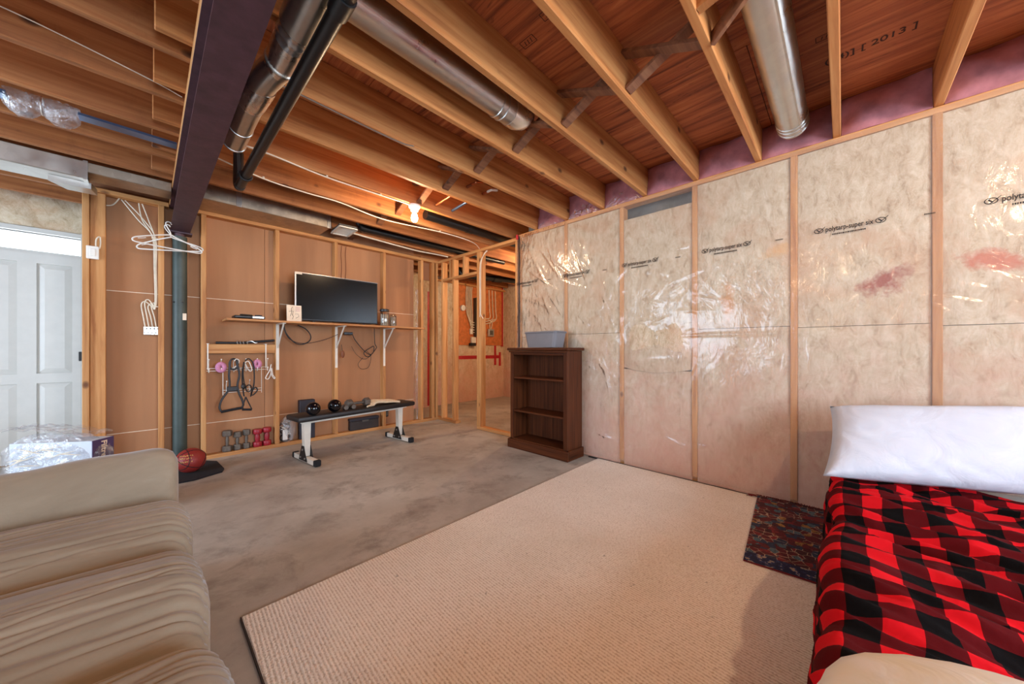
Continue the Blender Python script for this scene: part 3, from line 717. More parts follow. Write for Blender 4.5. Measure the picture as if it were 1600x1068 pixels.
# panned strip and crinkled sleeve between the left joists
bs = MB().bar((-.27, 3.165, 2.378), (.133, 3.165, 2.378), .075, .014).build('sheet_metal_strip', 'blue_steel'); tag(bs, 'narrow bluish sheet metal strip between joists left of the beam', 'metal strip')
bs2 = MB().bar((-1.6, 3.165, 2.372), (-.505, 3.165, 2.372), .075, .02).build('sheet_metal_strip', 'blue_steel'); tag(bs2, 'bluish sheet metal strip at the far left edge, leading into the crinkled sleeve', 'metal strip')
fs = thing('flexible_duct_sleeve', (-.40, 3.2, 2.33), 'crinkled translucent plastic sleeve hanging between two joists at upper left', 'duct')
def sleeve(cx):
    def f(u, v):
        a = 2*math.pi*v; r = (.042+.026*math.sin(math.pi*u)**.7)*(1+.12*nz(u*12, math.cos(a)*2, math.sin(a)*2+cx[0]*9));
        return (cx[0]+(cx[1]-cx[0])*u, 3.165+r*.8*math.cos(a), 2.372-.02*math.sin(math.pi*u)+r*math.sin(a))
    return f
MB().grid(sleeve((-.52, -.395)), 18, 24).build('sleeve_end', 'thin_plastic', fs, smooth='full')
MB().grid(sleeve((-.395, -.265)), 18, 24).build('sleeve_body', 'thin_plastic', fs, smooth='full')
MB().tube([(-.395, 3.165+.046*math.cos(a), 2.372+.046*math.sin(a)) for a in [i*math.pi/8 for i in range(16)]], .004, 5, closed=True).build('tie', 'foil', fs)
# black plumbing near the service room
p1 = thing('drain_line', (2.6, 3.14, 2.40), 'thick black drain line running above the partition towards the red tape', 'pipe')
MB().cyl((2.0, 3.155, 2.45), (4.9, 3.155, 2.45), .05, n=16).build('pipe', 'black_plastic', p1, smooth=True)
m = MB(); m.cyl((2.55, 3.155, 2.45), (2.63, 3.155, 2.45), .056, n=16); m.build('coupling', 'black_plastic', p1, smooth=True)
p2 = thing('drain_line', (2.4, 4.0, 2.38), 'black drain line running under the joists behind the light bulb', 'pipe')
MB().cyl((1.70, 3.96, 2.42), (3.9, 3.90, 2.42), .038, n=14).build('pipe', 'black_plastic', p2, smooth=True)
m = MB(); m.tube([(1.72, 3.96, 2.42), (1.68, 3.96, 2.425), (1.66, 3.96, 2.45), (1.66, 3.96, 2.56)], .042, 14); m.build('elbow', 'black_plastic', p2, smooth=True)
p3 = thing('trap_pipe', (4.0, 4.6, 2.2), 'black elbowed waste pipe seen through the top of the doorway', 'pipe')
MB().tube(smooth_path([(3.78, 4.9, 2.62), (3.78, 4.9, 2.48), (3.80, 4.9, 2.40), (3.9, 4.88, 2.36), (4.4, 4.85, 2.38), (5.3, 4.8, 2.44)], 5), .05, 14).build('pipe', 'black_plastic', p3, smooth=True)
MB().cyl((4.55, 4.842, 2.385), (4.75, 4.832, 2.40), .062, n=14).build('coupling', 'black_plastic', p3, smooth=True)
# copper and white stubs poking from the joists
for k, (x, y, cc, lab) in enumerate(((1.98, 2.33, 'copper', 'short bent copper pipe stub poking from a joist beyond the bulb'), (2.17, 2.34, 'white_metal', 'short bent white pipe stub poking from a joist beside the copper one'))):
    st = thing('pipe_stub', (x, y, 2.45), lab, 'pipe')
    MB().tube(smooth_path([(x, y+.115, 2.50), (x, y, 2.50), (x+.01, y-.02, 2.50), (x+.05, y-.04, 2.505)], 4), .011, 8).build('pipe', cc, st, smooth=True)
    MB().cyl((x, y+.113, 2.50), (x, y+.04, 2.50), .0125, n=8).build('pipe_end', 'copper' if k else 'brown_strip', st, smooth=True)
for x, cc, lab in ((1.93, 'copper', 'copper pipe running straight into the joist side right of the bulb'), (2.12, 'blue_steel', 'grey pipe running straight into the joist side right of the bulb')):
    tag(MB().cyl((x, 2.49, 2.47), (x, 2.851, 2.44), .013, n=10).build('water_pipe', cc, smooth=True), lab, 'pipe')

# ---- light bulbs
def bulb(x, y, label, group=None, power=None):
    t = thing('bulb_fixture', (x, y, 2.20), label, 'light', group)
    MB().lathe([(.001, 2.374), (.054, 2.374), (.056, 2.366), (.050, 2.352), (.036, 2.338), (.032, 2.322), (.028, 2.320)], (x, y, 0), 24).build('lamp_holder', 'porcelain', t, smooth=True)
    b = MB().lathe([(.013, 2.324), (.0145, 2.310), (.017, 2.300), (.024, 2.284), (.029, 2.266), (.030, 2.252), (.027, 2.238), (.019, 2.226), (.008, 2.220), (.001, 2.219)], (x, y, 0), 20)
    b.build('glass_bulb', power or 'bulb_glow', t, smooth=True)
    return t
bulb(1.706, 2.872, 'bare lit bulb in a white porcelain holder on a joist')
bulb(.98, -1.197, 'bare lit bulb on a joist over the bed, behind the camera', power='bulb_glow_bright')
bulb(-1.75, .155, 'unseen bare bulb added on a joist behind the sofa for extra light')  # added bulb out of view, lifts the warm light left of the beam
bulb(4.25, 3.285, 'bare lit bulb inside the service room', power='bulb_glow_bright')
# ---- ceiling cables
def clipped(name, pts, label, r=.0055, clips=(), mat='cable_white'):
    t = thing(name, pts[0], label, 'cable'); cable('sheath', pts, r, mat, t)
    for c in clips: MB().box(c, (.012, .022, .012)).build('staple', 'cable_white', t)
clipped('ceiling_cable', [(.285, 3.0, 2.37), (.44, 2.80, 2.362), (.95, 2.868, 2.364), (1.38, 2.872, 2.366), (1.60, 2.872, 2.368), (1.66, 2.872, 2.362)], 'white cable stapled along a joist from the beam to the bulb', clips=((.95, 2.868, 2.37), (1.38, 2.872, 2.37)))
clipped('ceiling_cable', [(.285, 3.12, 2.372), (.62, 3.24, 2.362), (.93, 3.272, 2.362), (1.20, 3.28, 2.366), (1.65, 3.345, 2.350), (2.27, 3.29, 2.366), (2.72, 3.28, 2.355), (2.99, 3.43, 2.345), (3.0, 3.47, 2.30)], 'white cable sagging under a joist behind the bulb to the partition', clips=((.62, 3.25, 2.372), (2.27, 3.28, 2.372)))
clipped('ceiling_cable', [(1.62, 4.06, 2.372), (2.0, 4.08, 2.362), (2.45, 4.09, 2.350), (2.75, 4.09, 2.36), (2.97, 4.10, 2.366)], 'white cable under the last joist beside the black drain line', .009)
clipped('ceiling_cable', [(-.62, 2.60, 2.50), (-.40, 2.573, 2.49), (.0, 2.572, 2.43), (.13, 2.572, 2.40)], 'thin cable along a dark joist left of the beam', .003)
clipped('ceiling_cable', [(.30, 2.03, 2.367), (.75, 2.045, 2.366), (1.1, 2.05, 2.366), (1.2, 2.03, 2.372)], 'thin foil strap along a joist edge near the round duct', .004, mat='silver_trim')
# ---- wiring on the studs
t = thing('wiring_box', (.022, 4.40, 1.17), 'grey metal box with a bundle of looping white cables on the left stud', 'electrical box')
m = MB()
for k in range(4): m.bb((-.022+k*.0225, YB+.02, 1.172), (-.0005+k*.0225, YB+.075, 1.242), .002)
m.build('gang_box', 'galvanized', t)
m = MB()
for k in range(8): m.box((-.016+k*.0115, YB+.0195, 1.19+.035*(k % 2)), (.006, .002, .014))
m.each('knockout', 'grey_panel', t)
for k in range(4):
    x = -.012+.0225*k; top = 1.44+.02*math.sin(k*2)
    cable('cable', [(x, YB+.05, 1.24), (x-.012, YB+.05, 1.33), (-.035+.02*k, YB+.045, top-.01), (-.01+.018*k, YB+.04, top+.02), (.045, YB+.035, top-.03), (.058-.003*k, YB+.03, top+.06), (.055-.004*k, YB+.03, 1.75), (.052-.006*k, YB+.035, 2.02), (-.02+.05*(k % 2)-.02*k, YB+.05, 2.17), (-.13+.11*(k % 2)-.01*k, YB+.06, 2.31)], .0045, 'cable_white', t)
for z in (1.42, 2.02): MB().box((.048, YB+.028, z), (.045, .010, .008)).build('staple', 'cable_white', t)
t = thing('light_switch', (-.30, YB, 1.77), 'white rocker switch on the wooden post beside the door', 'switch')
MB().bb((-.335, YB-.014, 1.768), (-.268, YB-.003, 1.872), .004).build('switch_plate', 'white_plastic', t); MB().bb((-.316, YB-.019, 1.790), (-.286, YB-.013, 1.850), .002).build('rocker', 'white_plastic', t)
m = MB(); m.bb((-.316, YB-.003, 1.78), (-.27, YB+.017, 1.86)); m.build('back_box', 'silver_trim', t)
cable('cable', [(-.285, YB+.0, 1.865), (-.283, YB+.0, 1.93), (-.265, YB+.005, 1.955), (-.262, YB+.01, 1.90), (-.268, YB+.012, 1.86)], .005, 'cable_white', t)
clipped('stud_cable', [(-.31, YB+.06, 2.12), (-.30, YB+.075, 2.19), (-.26, YB+.07, 2.23), (-.20, YB+.06, 2.25), (-.16, YB+.06, 2.32)], 'grey cable looping in the corner under the left top plate', .005)
for x in (1.635, 1.685): clipped('speaker_wire', [(x+.01, YD-.006, 2.31), (x, YD-.006, 2.2), (x+.008, YD-.006, 2.05), (x-.004, YD-.006, 1.83)], 'thin brown wire hanging on the drywall above the television, %s one' % ('left' if x < 1.66 else 'right'), .003, mat='brown_strip')
clipped('partition_cable', [(3.02, 3.30, 2.33), (2.995, 3.36, 2.26), (2.974, 3.388, 2.1), (2.974, 3.39, 1.6), (2.974, 3.392, 1.50), (2.99, 3.36, 1.44)], 'white cable pair running down the double stud beside the doorway', .005)
clipped('partition_cable', [(3.04, 3.31, 2.33), (3.0, 3.375, 2.25), (2.972, 3.405, 2.1), (2.972, 3.405, 1.6), (2.972, 3.405, 1.46)], 'second white cable on the double stud beside the doorway', .005)
# ---- service room wiring
t = thing('breaker_panel', (4.62, YE-.1, 1.3), 'tall dark grey electrical panel edge seen through the doorway', 'electrical panel')
MB().bb((4.56, YE-.12, 1.30), (4.66, YE-.021, 2.08), .004).build('panel_box', 'grey_panel', t); MB().bb((4.575, YE-.124, 1.33), (4.645, YE-.1195, 2.05), .001).build('panel_door', 'black_plastic', t)
t = thing('cable_bundle', (4.45, YE-.04, 1.4), 'bundle of five white cables curving into the left of the electrical panel', 'cables')
for k in range(5):
    x = 4.33+.035*k; cable('cable', [(x+.05, YE-.034, 2.29), (x+.03, YE-.04, 2.1), (x+.05, YE-.045, 1.75-.06*k), (4.48, YE-.05, 1.60-.05*k), (4.555, YE-.06, 1.58-.05*k)], .010, 'cable_white', t)
t = thing('cable_bundle', (5.0, YE-.04, 1.55), 'three pale cables looping on the orange board right of the double stud', 'cables')
for k in range(3):
    cable('cable', [(4.98+.09*k, YE-.034, 2.29), (4.99+.09*k, YE-.04, 1.9), (5.00+.085*k, YE-.045, 1.72-.02*k), (4.92, YE-.05, 1.68-.05*k), (4.82, YE-.05, 1.68-.05*k)], .010, 'cable_white', t)
t = thing('round_gauge', (4.28, YE-.06, 1.80), 'round white meter dial on the orange board', 'meter')
MB().lathe([(.001, .0), (.055, .0), (.058, .01), (.058, .04)], (4.28, YE-.061, 1.855), 20, Matrix.Rotation(-math.pi/2, 3, 'X')).build('dial', 'white_plastic', t, smooth=True)
t = thing('outlet_box', (4.50, YE-.05, 1.34), 'small white outlet on the orange board left of the panel', 'outlet')
MB().bb((4.455, YE-.055, 1.345), (4.525, YE-.021, 1.455), .004).build('outlet_plate', 'white_plastic', t); MB().bb((4.475, YE-.060, 1.36), (4.505, YE-.0545, 1.44), .002).build('socket', 'porcelain', t)
t = thing('modem_box', (4.55, YE-.08, 1.10), 'small white and black device below the orange board', 'device')
MB().bb((4.48, YE-.07, 1.17), (4.60, YE-.021, 1.29), .006).build('body', 'white_plastic', t); MB().bb((4.44, YE-.09, 1.11), (4.58, YE-.021, 1.168), .006).build('plug_block', 'black_plastic', t)
t = thing('metal_outlet_box', (5.02, YE-.06, 1.33), 'square metal outlet box with cables on the orange board right of the double stud', 'electrical box')
MB().bb((4.94, YE-.07, 1.31), (5.10, YE-.021, 1.47), .006).build('box', 'silver_trim', t); MB().bb((4.975, YE-.074, 1.345), (5.065, YE-.0695, 1.435), .003).build('cover', 'grey_panel', t)
cable('cable', [(5.0, YE-.045, 1.465), (4.99, YE-.05, 1.58), (5.08, YE-.05, 1.66), (5.15, YE-.05, 1.68)], .010, 'cable_white', t); cable('cable', [(5.03, YE-.045, 1.465), (5.05, YE-.05, 1.60), (4.95, YE-.05, 1.66)], .010, 'cable_white', t)
tp = MB().box((2.962, 2.74, 2.345), (.012, .03, .055), rotz(.3), .005).build('red_tape_patch', 'red_tape'); tag(tp, 'crumpled red tape patch where the partition meets the plastic sheet', 'tape')

# ================================================================== SOFA
sofa = thing('sofa', (-.35, 1.3, 0), 'taupe suede three seat sofa with pleated seat cushions in the left foreground', 'sofa')
random.seed(11)
XF, XBK = .118, -.60
def seat(y0, y1, seed):
    rnd = random.Random(seed)
    pl = [(y0+(y1-y0)*(k+.5+rnd.uniform(-.4, .4))/17, rnd.uniform(-.12, .12), rnd.uniform(.004, .015), rnd.uniform(.004, .011)) for k in range(17)]
    L1, L2, L3 = XF-.09-XBK, .14, .26; LT = L1+L2+L3
    def f(u, v):
        s = u*LT; y = y0+(y1-y0)*v; e = (v-.60)/.40 if v > .6 else (.6-v)/.60; cr = max(0, 1-e**2.3)**.62
        if s < L1: x, z, nx, nzv = XBK+s, .345+.115*cr+.012*math.sin(math.pi*s/L1), 0, 1
        elif s < L1+L2:
            a = (s-L1)/L2*math.pi/2; R = .09
            x = XF-.09+R*math.sin(a)*(.72+.28*cr); z = .345+.115*cr-R*(1-math.cos(a)); nx, nzv = math.sin(a), math.cos(a)
        else:
            x = XF-.09*.28*(1-cr)-.02*((s-L1-L2)/L3)**2; z = .255+.115*cr-(s-L1-L2); nx, nzv = 1, 0
        d = 0
        fade = min(1, max(0, (s-.02)/.1))*min(1, max(0, (L1+L2+.06-s)/.10))
        for yp, sl, dp, w_ in pl:
            q = (y-(yp+sl*(x-.1)+.012*nz(x*5, yp*30)))/w_
            if abs(q) < 3: d -= dp*math.exp(-q*q)*(.55+.6*nz(x*4, yp*17, seed))*fade
        d += .006*nz(x*3, y*9, seed)*fade
        sg = math.exp(-((s-(L1+L2*.75))/.006)**2); d -= .004*sg
        return (x+nx*d, y, z+nzv*d)
    return MB().grid(f, 90, 150).build('seat_cushion', 'sofa_suede', sofa, (-.25, (y0+y1)/2, .37), smooth='full')
seat(1.560, 2.058, 1); seat(1.062, 1.558, 2); seat(.555, 1.060, 3)
def arm(y0, y1, top, name='armrest'):
    yc = (y0+y1)/2; hw = (y1-y0)/2
    def f(u, v):
        x = -.86+.955*u; a = 2*math.pi*v
        end = max(0, (x-(-.005))/.10) if x > -.005 else 0; k = (1-min(1, end)**3)**.5 if end < 1 else 0.0
        k0 = max(0, 1-u*14); k *= (1-k0**3)**.5 if k0 < 1 else 0
        c, s = math.cos(a), math.sin(a); p = 2/2.2 if s > 0 else 2/4.0
        yy = yc+hw*(abs(c)**p)*(1 if c > 0 else -1)*(.55+.45*k if k > 0 else .55)
        zc = top/2+.02; hz = top/2-.02
        zz = zc+hz*(abs(s)**p)*(1 if s > 0 else -1)*(.80+.20*k if k > 0 else .8)
        if s > 0: yy += (yy-yc)*.10
        pk = .010*nz(x*7, a*1.2, y0)-.05*max(0, -.12-x)*max(0, s)
        return (x, yy, zz+pk)
    m = MB().grid(f, 60, 40); n = 41
    m.f.append(tuple(range(60*n, 60*n+40))); m.f.append(tuple(range(0, 40)))
    m.build(name, 'sofa_suede', sofa, (-.35, yc, 0), smooth=True)
arm(2.060, 2.275, .612); arm(.255, .52, .60)
MB().bb((-.86, .50, .06), (.085, 2.075, .335), .03).build('sofa_base', 'sofa_suede', sofa, smooth=True)
for k in range(3):
    y0 = .555+.502*k
    def bk(u, v, y0=y0):
        a = math.pi*(u*1.15-.05); e = abs(2*v-1); cr = (1-e**3)**.5 if e < 1 else 0
        return (-.74+.15*math.cos(a)*(.6+.4*cr)+.10*0, y0+.497*v, .40+.48*math.sin(max(0, min(math.pi, a)))**.8*(.9+.1*cr))
    MB().grid(bk, 26, 24).build('back_cushion', 'sofa_suede', sofa, (-.7, y0+.25, .4), smooth='full')
MB().bb((-.90, .30, .06), (-.80, 2.27, .74), .03).build('sofa_back', 'sofa_suede', sofa, smooth=True)
for x in (-.80, .03):
    for y in (.32, 2.26): MB().cyl((x, y, 0), (x, y, .062), .022, .028, 12).build('foot', 'black_plastic', sofa, smooth=True)

# ================================================================== CARPET, RUG, BED
cp = thing('carpet', (1.6, -.5, 0), 'large cream looped carpet remnant lying on the concrete', 'carpet')
MB().bb((.252, -2.6, .0), (2.952, 1.686, .012), .004).build('carpet_field', 'carpet_loops', cp)
MB().bb((.247, -2.6, 0), (.2518, 1.686, .011)).build('cut_edge', 'dark_box', cp, label='dark cut edge of the backing')
m = MB(); m.bb((2.9525, -2.6, 0), (2.968, 1.79, .010)); tag(m.build('floor_gap_strip', 'sealant'), 'dark gap line where the slab meets the plastic sheeted wall', 'gap strip')
rug = thing('oriental_rug', (2.515, -.005, .013), 'small dark red oriental rug with a navy border, half under the bed', 'rug')
RA = math.radians(4.9)
def rugf(u, v):
    x, y = -.475+.95*u, -.40+.80*v
    return (x, y, .009+.002*nz(x*5, y*5))
m = MB().grid(rugf, 30, 24); o = m.build('rug_pile', 'persian_pile', rug, (2.515, -.005, .013)); 
# rebuild in local space so the pattern follows the rug
for vtx, co in zip(o.data.vertices, m.v): vtx.co = co
o.rotation_euler.z = RA
b = MB().box((0, 0, .004), (.95, .80, .008)).build('rug_backing', 'rug_fringe', rug, (0, 0, 0)); b.location = (0, 0, 0); b.rotation_euler.z = RA
m = MB(); rr = random.Random(4)
for k in range(120):
    y = -.40+.80*k/119; p = Vector((.474, y, .006)); m.tube([p, p+Vector((.012, rr.uniform(-.006, .006), .004)), p+Vector((.018+rr.uniform(0, .006), rr.uniform(-.012, .012), 0))], .0022, 4)
for k in range(14):
    p = Vector((.46, .398, .006)); m.tube([p, p+Vector((rr.uniform(-.01, .012), .02, .004)), p+Vector((rr.uniform(-.03, .015), .035+rr.uniform(0, .03), 0))], .002, 4)
f_ = m.build('fringe', 'rug_fringe', rug, (0, 0, 0), kind='stuff'); f_.location = (0, 0, 0); f_.rotation_euler.z = RA

bed = thing('bed', (1.85, -.75, .013), 'low bed against the plastic sheeted wall, under the plaid blanket', 'bed')
MB().bb((.80, -1.48, .026), (2.94, -.01, .16), .02).build('bed_base', 'straw', bed, smooth=True)
def mat_top(): return MB().bb((.78, -1.50, .161), (2.945, .005, .335), .045)
mat_top().build('mattress', 'mattress_cloth', bed, smooth=True)
def ridg(x, y, s): return (1-abs(nz(x, y, s))*2)
WY, X0B, X1B, SD = 1.60, 2.80, .72, .30
def blank(u, v):
    x = X0B+(X1B-X0B)*u; s = v*(SD+WY)
    x -= .05*nz(s*2.2, 7.7)*(1-u)
    xo = x; x += .035*nz(xo*5, s*3.2, 12.0)+.018*nz(xo*11, s*6, 15.0); s2 = .030*nz(xo*4, s*3.5, 21.0)
    wr1 = .034*max(-.6, ridg(x*6.5+s*2.4, s*1.7+x*.6, 1.3))+.020*ridg(x*13+s*4.5, s*3.1, 4.1)+.020*nz(x*2.4, s*2.0, 9)+.010*ridg(x*21+s*7+2*nz(x*2, s*2, 5), s*3.5, 2.2)+.004*ridg(x*44+s*14, s*8, 7.7)-.036
    up = .026/(1+math.exp((x-2.33-.03*math.sin(s*5))/.012))
    R = .055; top = .352
    side = .040+.016*nz(x*4.5, 2.2)+.010*ridg(x*7+1.0, 3.0, 6.0)-.012*max(0, 1.3-x)
    if s < SD-R: y = side+.010*(1-s/(SD-R))*(.4+ridg(x*9, 1.0, 2)); z = .045+s+(.02*ridg(x*8, s*6, 3)); d = wr1*.5; return (x, y+d, z)
    if s < SD+R*.57:
        a = (s-(SD-R))/(R*1.57)*math.pi/2; y = side-R*(1-math.cos(a)); z = .045+SD-R+R*math.sin(a)
        return (x, y+wr1*.5*math.cos(a), z+(wr1+up)*math.sin(a))
    return (x, side-R-(s-SD-R*.57)+s2*min(1, (s-SD-R*.57)/.15), .045+SD+wr1+up)
m = MB().grid(blank, 200, 190, uvf=lambda u, v: (u*(X0B-X1B)+.035, v*(SD+WY)+.03))
for i, v in enumerate(m.v): m.v[i] = (v[0], v[1], v[2]+.012)
bl = m.build('plaid_blanket', 'buffalo_plaid', smooth='full'); tag(bl, 'rumpled red and black buffalo plaid fleece blanket covering the bed', 'blanket')

def pillow(name, A, B, C, D, th, mat, label, seed, bow=.0, corner=.9):
    A, B, C, D = map(Vector, (A, B, C, D)); n = ((B-A).cross(D-A)).normalized()
    def side(sg):
        def f(u, v):
            a, b = 2*u-1, 2*v-1
            pa, pb = (1-abs(a)**2.6), (1-abs(b)**2.6)
            pull = .028*(1-abs(a)**2)*abs(b)**3*(1 if b > 0 else -1); pull2 = .028*(1-abs(b)**2)*abs(a)**3*(1 if a > 0 else -1)
            uu = u-pull2*.8; vv = v-pull*.9
            P = A*(1-uu)*(1-vv)+B*uu*(1-vv)+C*uu*vv+D*(1-uu)*vv
            h = th*(max(pa, 0)*max(pb, 0))**.42
            cre = .016*ridg(u*9+v*6, v*2.6-u*1.0, seed)*max(0, 1-abs(pa*pb)**1.5)+.008*nz(u*4, v*4, seed+2)
            return P+n*sg*(h+(cre*(pa*pb)**.3 if pa*pb > 0 else 0))
        return f
    m = MB(); m.grid(side(1), 48, 36); m.grid(side(-1), 48, 36)
    o = m.build(name, mat, smooth='full'); bm = bmesh.new(); bm.from_mesh(o.data); bmesh.ops.remove_doubles(bm, verts=bm.verts, dist=.0004); bmesh.ops.recalc_face_normals(bm, faces=bm.faces); bm.to_mesh(o.data); bm.free()
    tag(o, label, 'pillow'); return o
pillow('bed_pillow', (2.40, .075, .395), (2.80, -.86, .40), (2.915, -.88, .79), (2.74, .055, .715), .085, 'pillow_cotton', 'plump white pillow leaning on the wall at the head of the bed', 3)
fp = thing('bed_pillow', (.62, -.43, .39), 'white rounded pillow at the foot of the bed, cut off by the picture edge', 'pillow')
m = MB().ball((0, 0, 0), 1.0, 56, 36)
for i, v in enumerate(m.v):
    n_ = 1+.035*ridg(v[0]*2.2+v[1]*1.3, v[1]*1.8, v[2]*1.5)+.05*nz(v[0]*1.4, v[1]*1.4, v[2]); q = math.copysign(abs(v[2])**.8, v[2])
    h_ = max(1e-6, math.hypot(v[0], v[1])); e_ = h_/max(1e-6, (abs(v[0])**3+abs(v[1])**3)**(1/3))
    m.v[i] = (.62+.42*v[0]*n_*e_, -.43+.45*v[1]*n_*e_, max(.390, .458+.105*q*n_))
m.build('pillow_body', 'duvet_cotton', fp, smooth='full')
se = lambda a: 1/(abs(math.cos(a))**3+abs(math.sin(a))**3)**(1/3)
MB().tube([(.62+.425*math.cos(a)*se(a), -.43+.455*math.sin(a)*se(a), .458) for a in [i*math.pi/40 for i in range(80)]], .004, 6, closed=True).build('piping', 'pillow_cotton', fp, smooth=True)

# ================================================================== BOOKCASE AND BIN
bc = thing('bookcase', (2.81, 2.22, 0), 'dark brown wooden bookcase with three open shelves against the plastic sheet', 'bookcase')
Y0, Y1, XF0, XBk = 1.855, 2.588, 2.690, 2.945
def bw(name, a, b, ax, bev=.003): return lum(name, a, b, ax, bc, 'bookcase_wood', bev)
bw('side_panel', (XF0+.018, Y0, .0), (XBk, Y0+.022, 1.03), 'Z'); bw('side_panel', (XF0+.018, Y1-.022, 0), (XBk, Y1, 1.03), 'Z')
bw('face_stile', (XF0, Y0, .10), (XF0+.018, Y0+.045, 1.03), 'Z'); bw('face_stile', (XF0, Y1-.045, .10), (XF0+.018, Y1, 1.03), 'Z')
bw('face_rail', (XF0, Y0+.046, .985), (XF0+.018, Y1-.046, 1.03), 'Y')
bw('top_board', (XF0-.028, Y0-.026, 1.032), (XBk+.004, Y1+.026, 1.060), 'Y', .008); bw('top_moulding', (XF0-.014, Y0-.012, 1.012), (XF0-.001, Y1+.012, 1.031), 'Y')
for z in (.385, .735): bw('shelf', (XF0+.004, Y0+.047, z), (XBk-.012, Y1-.047, z+.020), 'Y')
bw('bottom_board', (XF0+.006, Y0+.023, .085), (XBk-.012, Y1-.023, .103), 'Y'); bw('back_panel', (XBk-.010, Y0+.023, .05), (XBk-.002, Y1-.023, 1.03), 'Z')
bw('plinth', (XF0-.022, Y0-.022, 0), (XF0-.001, Y1+.022, .095), 'Y', .008); bw('plinth', (XF0, Y0-.022, 0), (XBk, Y0-.001, .095), 'X', .006); bw('plinth', (XF0, Y1+.001, 0), (XBk, Y1+.022, .095), 'X', .006)
bn = thing('storage_bin', (2.80, 2.20, 1.061), 'grey plastic storage tub with a notched rim on top of the bookcase', 'bin')
def rrect(a, hx, hy, r=.035):
    n = 10; pts = []
    for cx, cy, s in ((hx-r, hy-r, 0), (-hx+r, hy-r, 1), (-hx+r, -hy+r, 2), (hx-r, -hy+r, 3)):
        for k in range(n): t_ = (s+k/(n-1))*math.pi/2; pts.append((cx+r*math.cos(t_), cy+r*math.sin(t_)))
    i = a*len(pts); i0 = int(i) % len(pts); fr = i-int(i); p, q = pts[i0], pts[(i0+1) % len(pts)]
    return p[0]+(q[0]-p[0])*fr, p[1]+(q[1]-p[1])*fr
def tub(inner):
    def f(u, v):
        k = .86+.14*v; g = .006 if inner else 0; x, y = rrect(u, .10*k-g, .205*k-g); z = (.012 if inner else .002)+(.150 if inner else .160)*v
        if x < 0 and v > .8 and .02 < y < .15: z -= .028*math.sin(math.pi*(y-.02)/.13)**.5*(v-.8)/.2
        return (2.80+x, 2.20+y, 1.062+z)
    return f
m = MB(); m.grid(tub(False), 80, 12); m.grid(tub(True), 80, 12); n = 13
m.f.append(tuple(i*n for i in range(80))); m.f.append(tuple(81*n+i*n for i in range(80)))
for i in range(80): m.f.append((i*n+12, (i+1)*n+12, 81*n+(i+1)*n+12, 81*n+i*n+12))
m.build('tub_shell', 'grey_bin', bn, smooth=True)
m = MB(); m.tube([(2.80+x*1.02, 2.20+y*1.01, 1.062+.150-(.028*math.sin(math.pi*(y-.02)/.13)**.5 if (x < 0 and .02 < y < .15) else 0)) for x, y in [rrect(i/80, .10, .205) for i in range(80)]], .006, 6, closed=True); m.build('rim', 'grey_bin', bn, smooth=True)

# ================================================================== SHELF WALL
sh = thing('wall_shelf', (1.53, 4.22, 1.31), 'long narrow wooden shelf on white brackets below the television', 'shelf')
lum('shelf_plank', (.50, 4.075, 1.313), (2.585, YB-.002, 1.333), 'X', sh, 'shelf_board', .002)
for X in (.957, 1.55, 2.145):
    m = MB(); m.bb((X-.013, YB-.006, .825), (X+.013, YB-.001, 1.312)); m.bb((X-.013, 4.09, 1.305), (X+.013, YB-.001, 1.312))
    bo = m.build('bracket', 'white_metal', sh, (X, YB, 1.3))
    MB().bar((X, YB-.008, 1.06), (X, 4.12, 1.303), .012, .010).build('brace', 'white_metal', bo)
tv = thing('television', (1.517, 4.19, 1.334), 'black flat screen television with silver edge standing on the shelf', 'television')
MB().bb((1.070, 4.165, 1.352), (1.965, 4.200, 1.858), .006).build('tv_housing', 'black_plastic', tv); MB().bb((1.22, 4.200, 1.42), (1.80, 4.235, 1.75), .01).build('rear_cover', 'black_plastic', tv)
MB().bb((1.084, 4.1628, 1.368), (1.955, 4.1648, 1.846)).build('screen', 'screen_glass', tv)
m = MB(); m.bb((1.068, 4.162, 1.352), (1.080, 4.170, 1.860)); m.bb((1.068, 4.162, 1.8565), (1.966, 4.168, 1.860)); m.build('bezel_trim', 'silver_trim', tv)
MB().bb((1.070, 4.1605, 1.838), (1.135, 4.1618, 1.862)).build('sticker', 'white_paper', tv)
for x in (1.24, 1.78): MB().bar((x, 4.13, 1.340), (x, 4.25, 1.340), .022, .012).build('stand_foot', 'black_plastic', tv)
pc = thing('picture_card', (1.06, 4.12, 1.334), 'small cream card with line drawing leaning on the television', 'picture')
CF = frame((.985, 4.118, 1.336), (1, .03, 0), (.02, .12, 1))
m = MB(); vs = [CF @ Vector(p) for p in ((0, 0, 0), (.135, 0, 0), (.135, .168, 0), (0, .168, 0), (0, 0, -.006), (.135, 0, -.006), (.135, .168, -.006), (0, .168, -.006))]
m.add(vs, [(0, 1, 2, 3), (7, 6, 5, 4), (0, 4, 5, 1), (1, 5, 6, 2), (2, 6, 7, 3), (3, 7, 4, 0)]); m.build('card', 'white_paper', pc)
m = MB()
for st in ([(.03, .05), (.045, .09), (.04, .13), (.055, .15)], [(.02, .10), (.06, .105), (.05, .06)], [(.08, .03), (.11, .05), (.10, .08), (.075, .075)], [(.05, .02), (.06, .05), (.045, .07)]):
    m.tube([CF @ Vector((x, y, .001)) for x, y in st], .0016, 4)
m.build('drawing_line', 'ink', pc)
m = MB()
for k in range(3): m.tube([CF @ Vector((.08, .145-k*.018, .001)), CF @ Vector((.122, .146-k*.018, .001))], .0018, 4)
m.build('pink_line', 'pink_foam', pc)
mp = thing('media_player', (.67, 4.17, 1.334), 'flat black and silver media player on the left end of the shelf', 'device')
